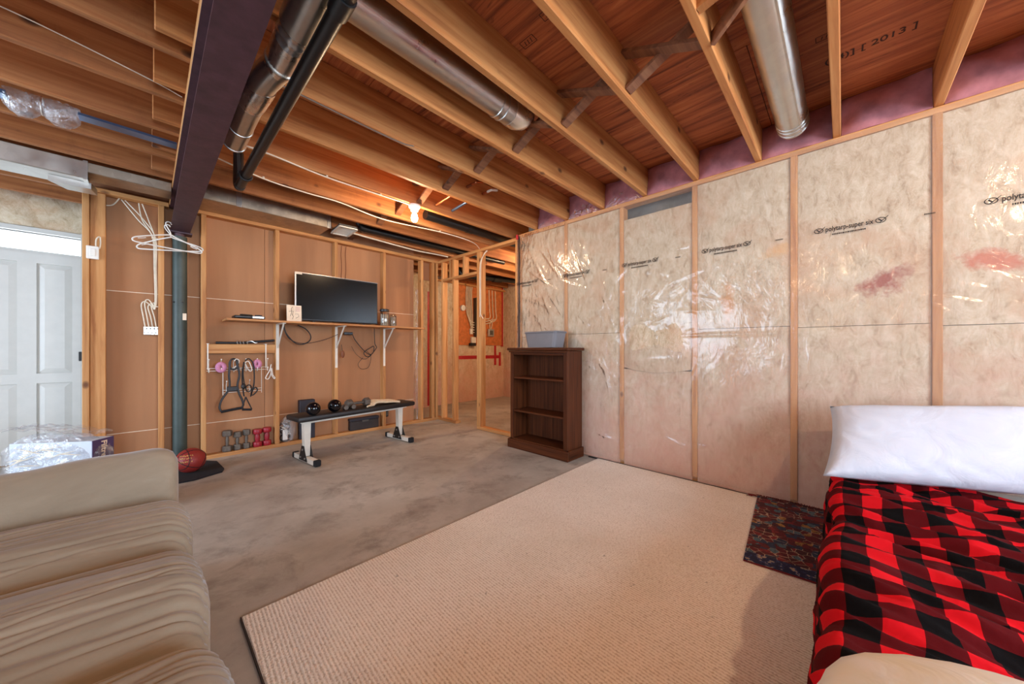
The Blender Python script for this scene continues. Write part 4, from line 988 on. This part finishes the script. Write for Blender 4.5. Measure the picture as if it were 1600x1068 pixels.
MB().bb((.56, 4.11, 1.340), (.80, 4.26, 1.366), .008).build('body', 'black_plastic', mp); MB().bb((.70, 4.107, 1.343), (.79, 4.1095, 1.362), .002).build('front_trim', 'silver_trim', mp)
for x in (.58, .78): MB().cyl((x, 4.18, 1.334), (x, 4.18, 1.341), .01, n=10).build('foot', 'black_rubber', mp)
rm = thing('remote_control', (.67, 4.17, 1.367), 'black remote lying on the media player', 'remote')
MB().box((.66, 4.17, 1.374), (.10, .035, .014), rotz(.4), .004).build('remote_body', 'black_plastic', rm)
m = MB()
for i in range(5): m.box(Vector((.66, 4.17, 1.3815))+rotz(.4) @ Vector((-.035+.016*i, 0, 0)), (.007, .016, .002), rotz(.4))
m.build('keys', 'grey_panel', rm)
gc = thing('game_remote', (.76, 4.18, 1.367), 'small black controller lying right of the remote on the media player', 'remote')
MB().box((.757, 4.175, 1.374), (.06, .03, .014), rotz(-.2), .004).build('remote_body', 'black_plastic', gc); MB().box((.757, 4.172, 1.3815), (.02, .012, .002), rotz(-.2)).build('keys', 'grey_panel', gc)
def jar(x, y, r, h, lid, label):
    t = thing('shaker_jar', (x, y, 1.334), label, 'jar')
    MB().lathe([(.001, 0), (r*.92, 0), (r, .008), (r, h*.86), (r*.9, h*.9), (r*.9, h*.9)], (x, y, 1.334), 24).build('jar_body', 'jar_glass', t, smooth=True)
    MB().lathe([(.001, .006), (r*.88, .006), (r*.88, h*.7), (.001, h*.7)], (x, y, 1.334), 20).build('contents', 'jar_label', t, smooth=True)
    if lid: MB().lathe([(.001, h*.88), (r*1.06, h*.88), (r*1.06, h), (r*.9, h+.006), (.001, h+.006)], (x, y, 1.334), 24).build('lid', 'black_plastic', t, smooth=True)
    m = MB()
    for k in range(6): a = -2.5+k*.55; m.bar((x+r*1.003*math.cos(a), y+r*1.003*math.sin(a), 1.35), (x+r*1.003*math.cos(a), y+r*1.003*math.sin(a), 1.334+h*.8), .006, .002)
    m.build('label_stripe', 'dark_box', t)
jar(2.045, 4.15, .052, .205, True, 'clear jar with a black lid at the right end of the shelf'); jar(2.160, 4.16, .042, .170, False, 'smaller open jar beside the black lidded jar')
# cables under the shelf
c1 = thing('extension_lead', (1.10, 4.34, 1.1), 'black cord hanging in a loop under the left of the shelf', 'cord')
cable('cord', [(1.01, 4.34, 1.31), (1.03, 4.34, 1.22), (1.11, 4.345, 1.12), (1.19, 4.345, 1.10), (1.26, 4.345, 1.14), (1.27, 4.345, 1.20), (1.22, 4.34, 1.27), (1.14, 4.34, 1.31)], .006, 'cable_black', c1)
cable('thin_cord', [(1.0, 4.345, 1.30), (1.06, 4.345, 1.16), (1.20, 4.345, 1.11), (1.40, 4.345, 1.15), (1.56, 4.335, 1.22)], .003, 'cable_black', c1)
c2 = thing('power_adapter', (1.67, 4.34, 1.2), 'black power adapter with a tangled cord under the shelf', 'adapter')
MB().box((1.68, 4.335, 1.235), (.10, .03, .035), None, .006).build('adapter_body', 'black_plastic', c2)
cable('cord', [(1.725, 4.335, 1.235), (1.76, 4.34, 1.16), (1.86, 4.345, 1.04), (1.94, 4.345, .98), (1.99, 4.345, 1.0), (2.0, 4.345, 1.08), (1.95, 4.345, 1.06), (1.87, 4.345, 1.0), (1.93, 4.345, .95), (2.03, 4.34, 1.06), (2.01, 4.34, 1.12), (2.0, 4.335, 1.31)], .005, 'cable_black', c2)
cable('thin_cord', [(1.86, 4.345, .94), (1.80, 4.345, .86), (1.84, 4.345, .80), (1.93, 4.345, .82), (1.96, 4.345, .95), (1.90, 4.345, 1.03)], .003, 'cable_black', c2)
cable('thin_cord', [(1.72, 4.345, 1.08), (1.78, 4.345, .98), (1.88, 4.345, .92), (1.97, 4.345, .97)], .0025, 'cable_black', c2)
hk = thing('hanging_pouch', (1.62, 4.33, .95), 'small dark pouch hanging from the middle shelf bracket', 'pouch')
MB().ball((1.615, 4.335, .985), (.022, .012, .045), 12, 8).build('pouch_body', 'brown_strip', hk, smooth=True); cable('cord', [(1.60, 4.338, 1.10), (1.605, 4.336, 1.06), (1.612, 4.335, 1.02)], .003, 'cable_black', hk)

# rod on the blocking
rd = thing('curtain_rod', (.69, 4.345, 1.10), 'black folded rod tied with grey straps, lying on the wooden blocking', 'rod')
MB().cyl((.455, 4.374, 1.108), (.70, 4.374, 1.1085), .011, n=10).build('rod_section', 'black_plastic', rd, smooth=True); MB().cyl((.68, 4.372, 1.112), (.930, 4.374, 1.138), .012, n=10).build('rod_section', 'black_plastic', rd, smooth=True)
for x in (.62, .645, .67, .70): MB().tube([(x+.004*math.sin(i), 4.373+.018*math.cos(i*math.pi/5), 1.112+.017*math.sin(i*math.pi/5)) for i in range(10)], .0045, 5, closed=True).build('tie_strap', 'silver_trim', rd)
cable('strap_tail', [(.70, 4.36, 1.12), (.73, 4.352, 1.128), (.76, 4.35, 1.110), (.78, 4.35, 1.112)], .004, 'silver_trim', rd)

# hook rack and what hangs on it
rk = thing('hook_rack', (.62, 4.345, .6), 'white wire hook rack hung over the wooden blocking', 'hook rack')
YK = 4.338
for x in (.395, .852):
    m = MB(); m.bar((x, YK+.012, 1.098), (x, YK+.012, .85), .010, .003, (0, 1, 0)); m.bb((x-.010, YK+.008, 1.096), (x+.010, YB+.04, 1.100)); m.build('strap', 'white_metal', rk)
for z in (.862, .838):
    m = MB(); m.cyl((.385, YK, z), (.86, YK, z), .003, n=6); m.build('rail', 'white_metal', rk)
for z in (.648, .624): MB().cyl((.50, YK, z), (.815, YK, z), .003, n=6).build('rail', 'white_metal', rk)
for x in (.505, .812): MB().cyl((x, YK, .862), (x, YK, .60), .003, n=6).build('rail', 'white_metal', rk)
for z, xs_ in ((.86, (.40, .49, .585, .68, .772, .86)), (.648, (.53, .62, .71))):
    for x in xs_:
        m = MB(); m.tube(smooth_path([(x, YK, z-.02), (x, YK-.002, z+.05), (x, YK-.022, z+.075), (x, YK-.03, z+.085)], 4), .003, 6); m.tube(smooth_path([(x, YK, z-.02), (x, YK-.012, z-.035), (x, YK-.032, z-.03), (x, YK-.036, z-.005)], 4), .003, 6)
        h_ = m.build('hook', 'white_metal', rk, smooth=True)
        m = MB(); m.ball((x, YK-.03, z+.088), .006, 8, 6); m.ball((x, YK-.036, z), .006, 8, 6); m.build('hook_tip', 'porcelain', h_, smooth=True)
def torus(m, c, R, r, sx=1, sz=1, tilt=0.0):
    m.tube([(c[0]+R*sx*math.cos(a), c[1]+tilt*math.sin(a), c[2]+R*sz*math.sin(a)) for a in [i*math.pi/12 for i in range(24)]], r, 10, closed=True)
for x, z, s, w_ in ((.488, .872, 1.0, 'left'), (.772, .895, .92, 'right')):
    m = MB(); torus(m, (x, YK-.022, z), .026*s, .021*s, .9, 1.25); tag(m.build('foam_ring', 'pink_foam', smooth=True), 'pink foam hand grip ring, the %s one on the hook rack' % w_, 'grip ring', 'pink grip rings on the hook rack')
t = thing('resistance_strap', (.60, YK, .45), 'black resistance strap with a large stirrup handle hanging from the rack', 'exercise strap')
yk = YK-.045
cable('strap', [(.555, yk, .93), (.545, yk, .80), (.55, yk, .70), (.535, yk, .64), (.49, yk, .56), (.475, yk, .49), (.49, yk, .45)], .009, 'black_vinyl', t)
cable('strap', [(.60, yk, .93), (.625, yk, .80), (.61, yk, .70), (.62, yk, .62), (.645, yk, .55), (.655, yk, .50), (.645, yk, .47)], .009, 'black_vinyl', t)
MB().cyl((.485, yk, .448), (.655, yk, .47), .013, n=10).build('handle', 'black_rubber', t, smooth=True)
m = MB(); torus(m, (.58, yk, .90), .04, .008, .8, 1.3); m.build('loop', 'black_vinyl', t, smooth=True)
MB().box((.57, yk, .66), (.085, .018, .05), None, .008).build('buckle', 'black_vinyl', t)
t = thing('resistance_band', (.69, YK, .42), 'black resistance band with a triangular handle hanging beside the stirrup', 'exercise band')
cable('band', [(.66, yk-.012, .92), (.645, yk-.012, .80), (.65, yk-.012, .66), (.66, yk-.012, .58)], .006, 'black_rubber', t)
m = MB(); m.tube([(.672, yk-.012, .575), (.642, yk-.012, .455), (.722, yk-.012, .445), (.672, yk-.012, .575)], .006, 8); m.build('triangle_loop', 'black_vinyl', t, smooth=True)
MB().cyl((.645, yk-.012, .452), (.72, yk-.012, .443), .011, n=10).build('handle', 'black_rubber', t, smooth=True); MB().ball((.655, yk-.012, .68), (.02, .02, .03), 12, 8).build('door_anchor', 'black_vinyl', t, smooth=True)
t = thing('jump_rope', (.73, YK, .55), 'black jump rope looped over the right hooks of the rack', 'jump rope')
cable('rope', [(.67, yk+.006, .93), (.70, yk+.006, .95), (.735, yk+.006, .90), (.745, yk+.006, .78), (.74, yk+.006, .68), (.72, yk+.006, .60), (.735, yk+.006, .585), (.77, yk+.006, .63), (.755, yk+.006, .66), (.73, yk+.006, .63), (.715, yk+.006, .57)], .006, 'cable_black', t)
m = MB(); torus(m, (.70, yk+.01, .655), .028, .005, .8, 1.2); m.build('rope_coil', 'cable_black', t, smooth=True); cable('rope', [(.66, yk+.006, .90), (.655, yk+.006, .80), (.665, yk+.006, .70)], .005, 'cable_black', t)
for x, z, lab, pts in ((.60, .90, 'white plastic hook hanger on the rack between the black straps', [(-.015, .03), (.0, .05), (.022, .035), (.015, .0), (-.005, -.025), (-.04, -.045), (.0, -.05), (.05, -.045)]), (.685, .88, 'white wire loop hanging on the rack right of the hook hanger', [(-.02, .03), (.01, .045), (.03, .0), (.04, -.04), (.025, -.055), (.005, -.02), (-.012, .02), (-.005, -.03)]), (.885, .80, 'white cord tied in loops at the right end of the rack', [(.0, .09), (-.012, .03), (-.04, -.03), (-.045, -.055), (-.02, -.06), (.0, -.01), (.008, .05), (.02, -.02), (.04, -.055), (.03, -.06), (.012, -.02), (.005, .03)])):
    tag(cable('wire_hanger', [(x+a, YK-.055+.004*i, z+b) for i, (a, b) in enumerate(pts)], .0042, 'white_plastic'), lab, 'hanger')

# ---- dumbbells standing on the bottom plate
def hexhead(m, p, q, r, n=6, ph=.0):
    p = Vector(p); q = Vector(q); t_ = (q-p)*.16; m.tube([p, p+t_, q-t_, q], [r*.86, r, r, r*.86], n)
def dumbbell(name, p, ax, L, hr, hl, gr, mat, label, group, n=6):
    p = Vector(p); ax = Vector(ax).normalized(); t = thing(name, p, label, 'dumbbell', group)
    MB().tube([p+ax*hl*.9, p+ax*(L*.4), p+ax*(L*.5), p+ax*(L*.6), p+ax*(L-hl*.9)], [gr*.85, gr, gr*1.12, gr, gr*.85], 12).build('handle', mat, t, smooth=True)
    for a in (0, L-hl):
        m = MB(); hexhead(m, p+ax*a, p+ax*(a+hl), hr, n); m.build('weight_head', mat, t, smooth=True if n > 8 else False)
GD = 'dumbbells standing on the bottom plate'
for x, L, hr, lab in ((.545, .205, .040, 'largest upright grey iron dumbbell, leftmost on the bottom plate'), (.625, .180, .034, 'upright grey iron dumbbell, middle one of the three grey ones'), (.698, .190, .033, 'upright grey iron dumbbell next to the red ones')):
    dumbbell('grey_dumbbell', (x, YB+.045, .0375), (.01, .0, 1), L, hr, .055, .013, 'cast_iron', lab, GD)
for x, L, lab in ((.790, .180, 'upright red vinyl dumbbell next to the grey ones'), (.872, .185, 'upright red vinyl dumbbell nearest the second stud')):
    dumbbell('red_dumbbell', (x, YB+.044, .0375), (0, 0, 1), L, .040, .050, .022, 'red_vinyl', lab, GD, 14)

# ---- clutter behind the bench
bg_ = thing('cable_bag', (1.06, 4.405, .0375), 'clear plastic bag of black and white cables standing behind the bench end', 'bag')
def bagf(u, v):
    a = 2*math.pi*v; r = math.sin(math.pi*min(1, max(0, u*.9+.08)))**.45
    return (1.062+.082*r*math.cos(a)*(1+.15*nz(u*5, math.cos(a)*2, math.sin(a)*2)), 4.400+.040*r*math.sin(a), .039+.285*u+.01*nz(u*3, a))
MB().grid(bagf, 22, 24).build('bag_film', 'thin_plastic', bg_, smooth='full')
for k in range(5): cable('coiled_cord', [(1.035+.045*math.cos(a+k), 4.40+.02*math.sin(a*2), .09+.036*k+.045*math.sin(a)) for a in [i*.7 for i in range(9)]], .0065, 'cable_black' if k != 2 else 'cable_white', bg_)
MB().box((1.03, 4.372, .12), (.045, .012, .11), None, .004).build('white_plug_strip', 'white_plastic', bg_)
db = MB().bb((1.17, 4.37, .0375), (1.325, 4.445, .475), .006).build('dark_case', 'navy_panel'); tag(db, 'tall dark flat case leaning upright behind the left ball', 'case')
tb = thing('tool_box', (1.95, 4.41, .0375), 'low dark box on the bottom plate under the bench', 'box')
MB().bb((1.72, 4.375, .0375), (2.08, 4.445, .150), .006).build('body', 'dark_box', tb); MB().bb((1.715, 4.370, .151), (2.085, 4.446, .185), .006).build('lid', 'navy_panel', tb); MB().bb((1.86, 4.362, .135), (1.94, 4.3695, .155)).build('clasp', 'grey_panel', tb)
of = thing('outlet', (2.20, YB, .13), 'small black outlet box on the stud behind the bench end', 'outlet')
MB().bb((2.172, YB+.02, .15), (2.215, YB+.07, .23), .003).build('box', 'black_plastic', of); MB().bb((2.180, YB+.017, .165), (2.207, YB+.0195, .215)).build('face', 'grey_panel', of)

# ================================================================== BENCH AND WHAT LIES ON IT
bc0 = Vector((1.515, 3.665, 0)); BA = math.radians(6.5); BR = rotz(BA)
def bp_(x, y, z): return bc0+BR @ Vector((x, y, z))
bench = thing('weight_bench', bc0, 'flat weight bench with black padded top and white steel frame', 'bench')
MB().box(bp_(0, 0, .418), (1.24, .285, .050), BR, .018).build('seat_pad', 'black_vinyl', bench, smooth=True)
MB().box(bp_(0, 0, .375), (1.08, .05, .034), BR, .003).build('spine_tube', 'white_metal', bench)
m = MB()
for s in (-1, 1): m.box(bp_(0, s*.06, .384), (1.10, .020, .018), BR)
m.build('pad_rail', 'white_metal', bench)
for s in (-1, 1):
    x = s*.50; vs = []
    pr = [(-.032, .392), (.032, .392), (.022, .06), (-.022, .06)]
    m = MB(); q = [bp_(x+a*s*-1, -.026, z) for a, z in pr]+[bp_(x+a*s*-1, .026, z) for a, z in pr]
    m.add(q, [(0, 1, 2, 3), (7, 6, 5, 4), (0, 4, 5, 1), (1, 5, 6, 2), (2, 6, 7, 3), (3, 7, 4, 0)]); m.build('leg', 'white_metal', bench)
    ft = MB().box(bp_(x, 0, .032), (.048, .44, .044), BR, .002).build('foot_bar', 'white_metal', bench)
    for y in (-.222, .222): MB().box(bp_(x, y, .031), (.056, .040, .054), BR, .006).build('end_cap', 'black_rubber', ft)
    for t_ in (-1, 1):
        m = MB(); q = [bp_(x+t_*.027, y, z) for y, z in ((-.085, .02), (.085, .02), (.022, .155), (-.022, .155))]+[bp_(x+t_*.031, y, z) for y, z in ((-.085, .02), (.085, .02), (.022, .155), (-.022, .155))]
        m.add(q, [(0, 1, 2, 3), (7, 6, 5, 4), (0, 4, 5, 1), (1, 5, 6, 2), (2, 6, 7, 3), (3, 7, 4, 0)]); gs = m.build('gusset_plate', 'black_plastic', bench)
        m = MB()
        for y, z in ((-.045, .045), (.045, .045), (0, .12)): m.cyl(bp_(x+t_*.031, y, z), bp_(x+t_*.037, y, z), .010, n=8)
        m.build('bolt', 'silver_trim', gs)
PT = .4432
for x, y, w_ in ((1.045, 3.50, 'the left one on the bench'), (1.245, 3.545, 'the right one on the bench, nearer the dumbbells')):
    t = thing('weight_ball', (x, y, PT), 'glossy black toning ball, '+w_, 'ball', 'toning balls on the bench'); MB().ball((x, y, PT+.060), .060, 28, 18).build('ball_shell', 'black_gloss', t, smooth='full'); MB().tube([(x+.0598*math.cos(a)*.35, y-.045, PT+.055+.0598*math.sin(a)*.35) for a in [i*math.pi/8 for i in range(16)]], .0012, 4, closed=True).build('ring_mark', 'navy_panel', t)
dumbbell('hex_dumbbell', (1.40, 3.675, PT+.040), (1, .09, 0), .25, .046, .062, .015, 'cast_iron', 'large grey hex dumbbell lying along the bench', 'dumbbells lying on the bench')
dumbbell('small_dumbbell', (1.36, 3.560, PT+.024), (.10, 1, 0), .085, .025, .026, .010, 'cast_iron', 'small grey dumbbell on the bench beside the right ball', 'dumbbells lying on the bench', 12)
dumbbell('small_dumbbell', (1.435, 3.565, PT+.024), (.06, 1, 0), .075, .024, .026, .010, 'cast_iron', 'small grey dumbbell on the bench in front of the hex dumbbell', 'dumbbells lying on the bench', 12)
tw = thing('rope_bundle', (1.80, 3.66, PT), 'coiled cream rope and towel bundle on the right half of the bench', 'rope')
m = MB(); rr = random.Random(2)
for k in range(9):
    y = 3.600+.018*k; m.tube(smooth_path([(1.63+.02*rr.random(), y, PT+.014), (1.70, y+.006, PT+.026+.012*rr.random()), (1.80, y-.004, PT+.030), (1.90, y+.01, PT+.022), (1.96-.03*rr.random(), y+.012, PT+.012)], 5), .0125, 7)
m.build('rope_coil', 'towel', tw, smooth=True); cable('rope_end', [(1.66, 3.60, PT+.012), (1.62, 3.585, PT+.012), (1.585, 3.575, PT+.010), (1.57, 3.56, PT+.010)], .010, 'towel', tw)

# ================================================================== BASKETBALL, MAT, FILTER BOX, HANGERS
mt = MB().prism([(-.25, 3.76), (.26, 3.735), (.44, 3.82), (.462, 3.90), (.445, 4.20), (.37, 4.30), (-.25, 4.30)], .0, .012).build('floor_mat', 'mat_black'); tag(mt, 'black rubber floor mat with cut corners under the basketball', 'mat')
bb = thing('basketball', (.252, 3.985, .012), 'red brown basketball with gold lettering on the black mat', 'ball')
BC = Vector((.252, 3.975, .1125)); r = .100
MB().ball(BC, r, 40, 26).build('ball_skin', 'basketball_leather', bb, smooth='full')
Rb = Euler((.5, .35, .4)).to_matrix()
for kk, fn in enumerate((lambda a: (math.cos(a), math.sin(a), 0), lambda a: (math.cos(a), 0, math.sin(a)), lambda a: (.55+.13*math.cos(2*a), math.sin(a)*.80, math.cos(a)*.80), lambda a: (-.55-.13*math.cos(2*a), math.sin(a)*.80, math.cos(a)*.80))):
    m = MB(); m.tube([BC+(Rb @ Vector(fn(2*math.pi*i/48))).normalized()*(r+.0002) for i in range(48)], .0028, 6, closed=True); m.build('seam', 'black_rubber', bb, smooth=True)
m = MB(); rr = random.Random(9)
for row, (el, n_) in enumerate(((.62, 9), (.40, 7), (.12, 8))):
    for k in range(n_):
        az = -1.93+(k-n_/2)*.125; 
        for q in range(3):
            e0 = el+rr.uniform(-.06, .06); a0 = az+rr.uniform(-.045, .045); e1 = el+rr.uniform(-.06, .06); a1 = az+rr.uniform(-.045, .045)
            P_ = lambda a, e: BC+Vector((math.cos(a)*math.cos(e), math.sin(a)*math.cos(e), math.sin(e)))*(r+.0006)
            m.tube([P_(a0, e0), P_((a0+a1)/2, (e0+e1)/2), P_(a1, e1)], .0018, 4)
m.build('gold_lettering', 'ball_ink', bb)

fb = thing('filter_box', (-.30, 3.35, 0), 'purple and white furnace filter carton standing behind the sofa arm', 'box')
FP = Vector((-.222, 3.20, 0)); e1 = Vector((.60, .80, 0)); e2 = Vector((-.80, .60, 0))
def fbx(a, b, z): return FP+e1*a+e2*b+Vector((0, 0, z))
def hexa(m, a0, a1, b0, b1, z0, z1):
    q = [fbx(a, b, z) for z in (z0, z1) for a, b in ((a0, b0), (a1, b0), (a1, b1), (a0, b1))]
    return m.add(q, [(3, 2, 1, 0), (4, 5, 6, 7), (0, 1, 5, 4), (1, 2, 6, 5), (2, 3, 7, 6), (3, 0, 4, 7)])
hexa(MB(), 0, .13, .004, .40, 0, .505).build('carton', 'cardboard_white', fb)
hexa(MB(), .0, .13, .0, .0035, 0, .505).build('carton_end', 'purple_card', fb, label='purple end panel with white lettering')
text_mb('Filtrete', .048, frame(fbx(.052, -.0012, .495), (0, 0, -1), e1), .0008, .0010).build('lettering', 'white_paper', fb)
pb = thing('plastic_bag', (-.35, 3.40, 0), 'crinkled clear plastic bag draped over the filter carton', 'bag')
def bagw(u, v):
    a = 2*math.pi*v; c, s = math.cos(a), math.sin(a); p = .55
    ru = min(1, (1-u)*5)**.5 if u > .8 else 1
    bx_ = .078*(abs(c)**p)*(1 if c > 0 else -1)*(.3+.7*ru); by_ = .245*(abs(s)**p)*(1 if s > 0 else -1)*(.3+.7*ru)
    k = 1+.05*nz(u*6, c*2.5, s*2.5)+.16*max(0, .25-u)
    z = .005+.535*u+.012*nz(c*4, s*4, u*3)+.045*max(0, by_)*u*3
    if by_ < -.19 and u < .85: by_ += .012
    q = fbx(.065+bx_*k*1.12, .215+by_*k, z); return q
MB().grid(bagw, 40, 72).build('bag_film', 'thin_plastic', pb, smooth='full')
def bagtop(u, v): return fbx(-.02+.17*u, .02+.43*v, .535+.03*math.sin(math.pi*v)+.016*nz(u*7, v*9)+.05*v*v)
MB().grid(bagtop, 20, 36).build('bag_fold', 'thin_plastic', pb, smooth='full')
m = MB(); rr = random.Random(6)
for k in range(12):
    b0 = rr.uniform(.03, .3); z0 = rr.uniform(.30, .50); b1 = b0+rr.uniform(.08, .16); z1 = z0+rr.uniform(-.12, .05)
    m.tube([fbx(-.028, b0, z0), fbx(-.036, (b0+b1)/2, (z0+z1)/2+.006), fbx(-.028, b1, z1)], [.001, .0035, .001], 5)
m.build('crease', 'cable_white', pb, smooth=True)

def hanger(c, ang, label, tilt=0.0):
    o = thing('coat_hanger', c, label, 'hanger', 'coat hangers on the beam'); R = rotz(ang) @ Matrix.Rotation(tilt, 3, 'Y'); c = Vector(c)
    P_ = lambda x, z, y=0: c+R @ Vector((x, y, z))
    cable('hook', [P_(.012, -.012), P_(.008, .0), P_(-.008, .006), P_(-.022, -.004), P_(-.022, -.024), P_(-.012, -.045), P_(.006, -.08), P_(.010, -.105)], .0042, 'white_plastic', o, n=8)
    body = [P_(.010, -.100), P_(-.06, -.122), P_(-.16, -.160), P_(-.198, -.178), P_(-.210, -.196), P_(-.200, -.210), P_(-.16, -.214), P_(0, -.216), P_(.16, -.214), P_(.205, -.208), P_(.214, -.194), P_(.200, -.178), P_(.16, -.160), P_(.06, -.122), P_(.010, -.100)]
    MB().tube(smooth_path(body, 4), .0052, 8).build('shoulder_frame', 'white_plastic', o, smooth=True)
    for s in (-1, 1): MB().tube([P_(s*.135, -.165), P_(s*.15, -.172), P_(s*.18, -.180)], .003, 6).build('strap_notch', 'white_plastic', o, smooth=True)
hanger((.132, 4.14, 2.118), .12, 'white plastic coat hanger hooked on the beam flange, front one', .03)
hanger((.126, 4.235, 2.118), -.28, 'white plastic coat hanger hooked on the beam flange, rear tilted one', -.08)
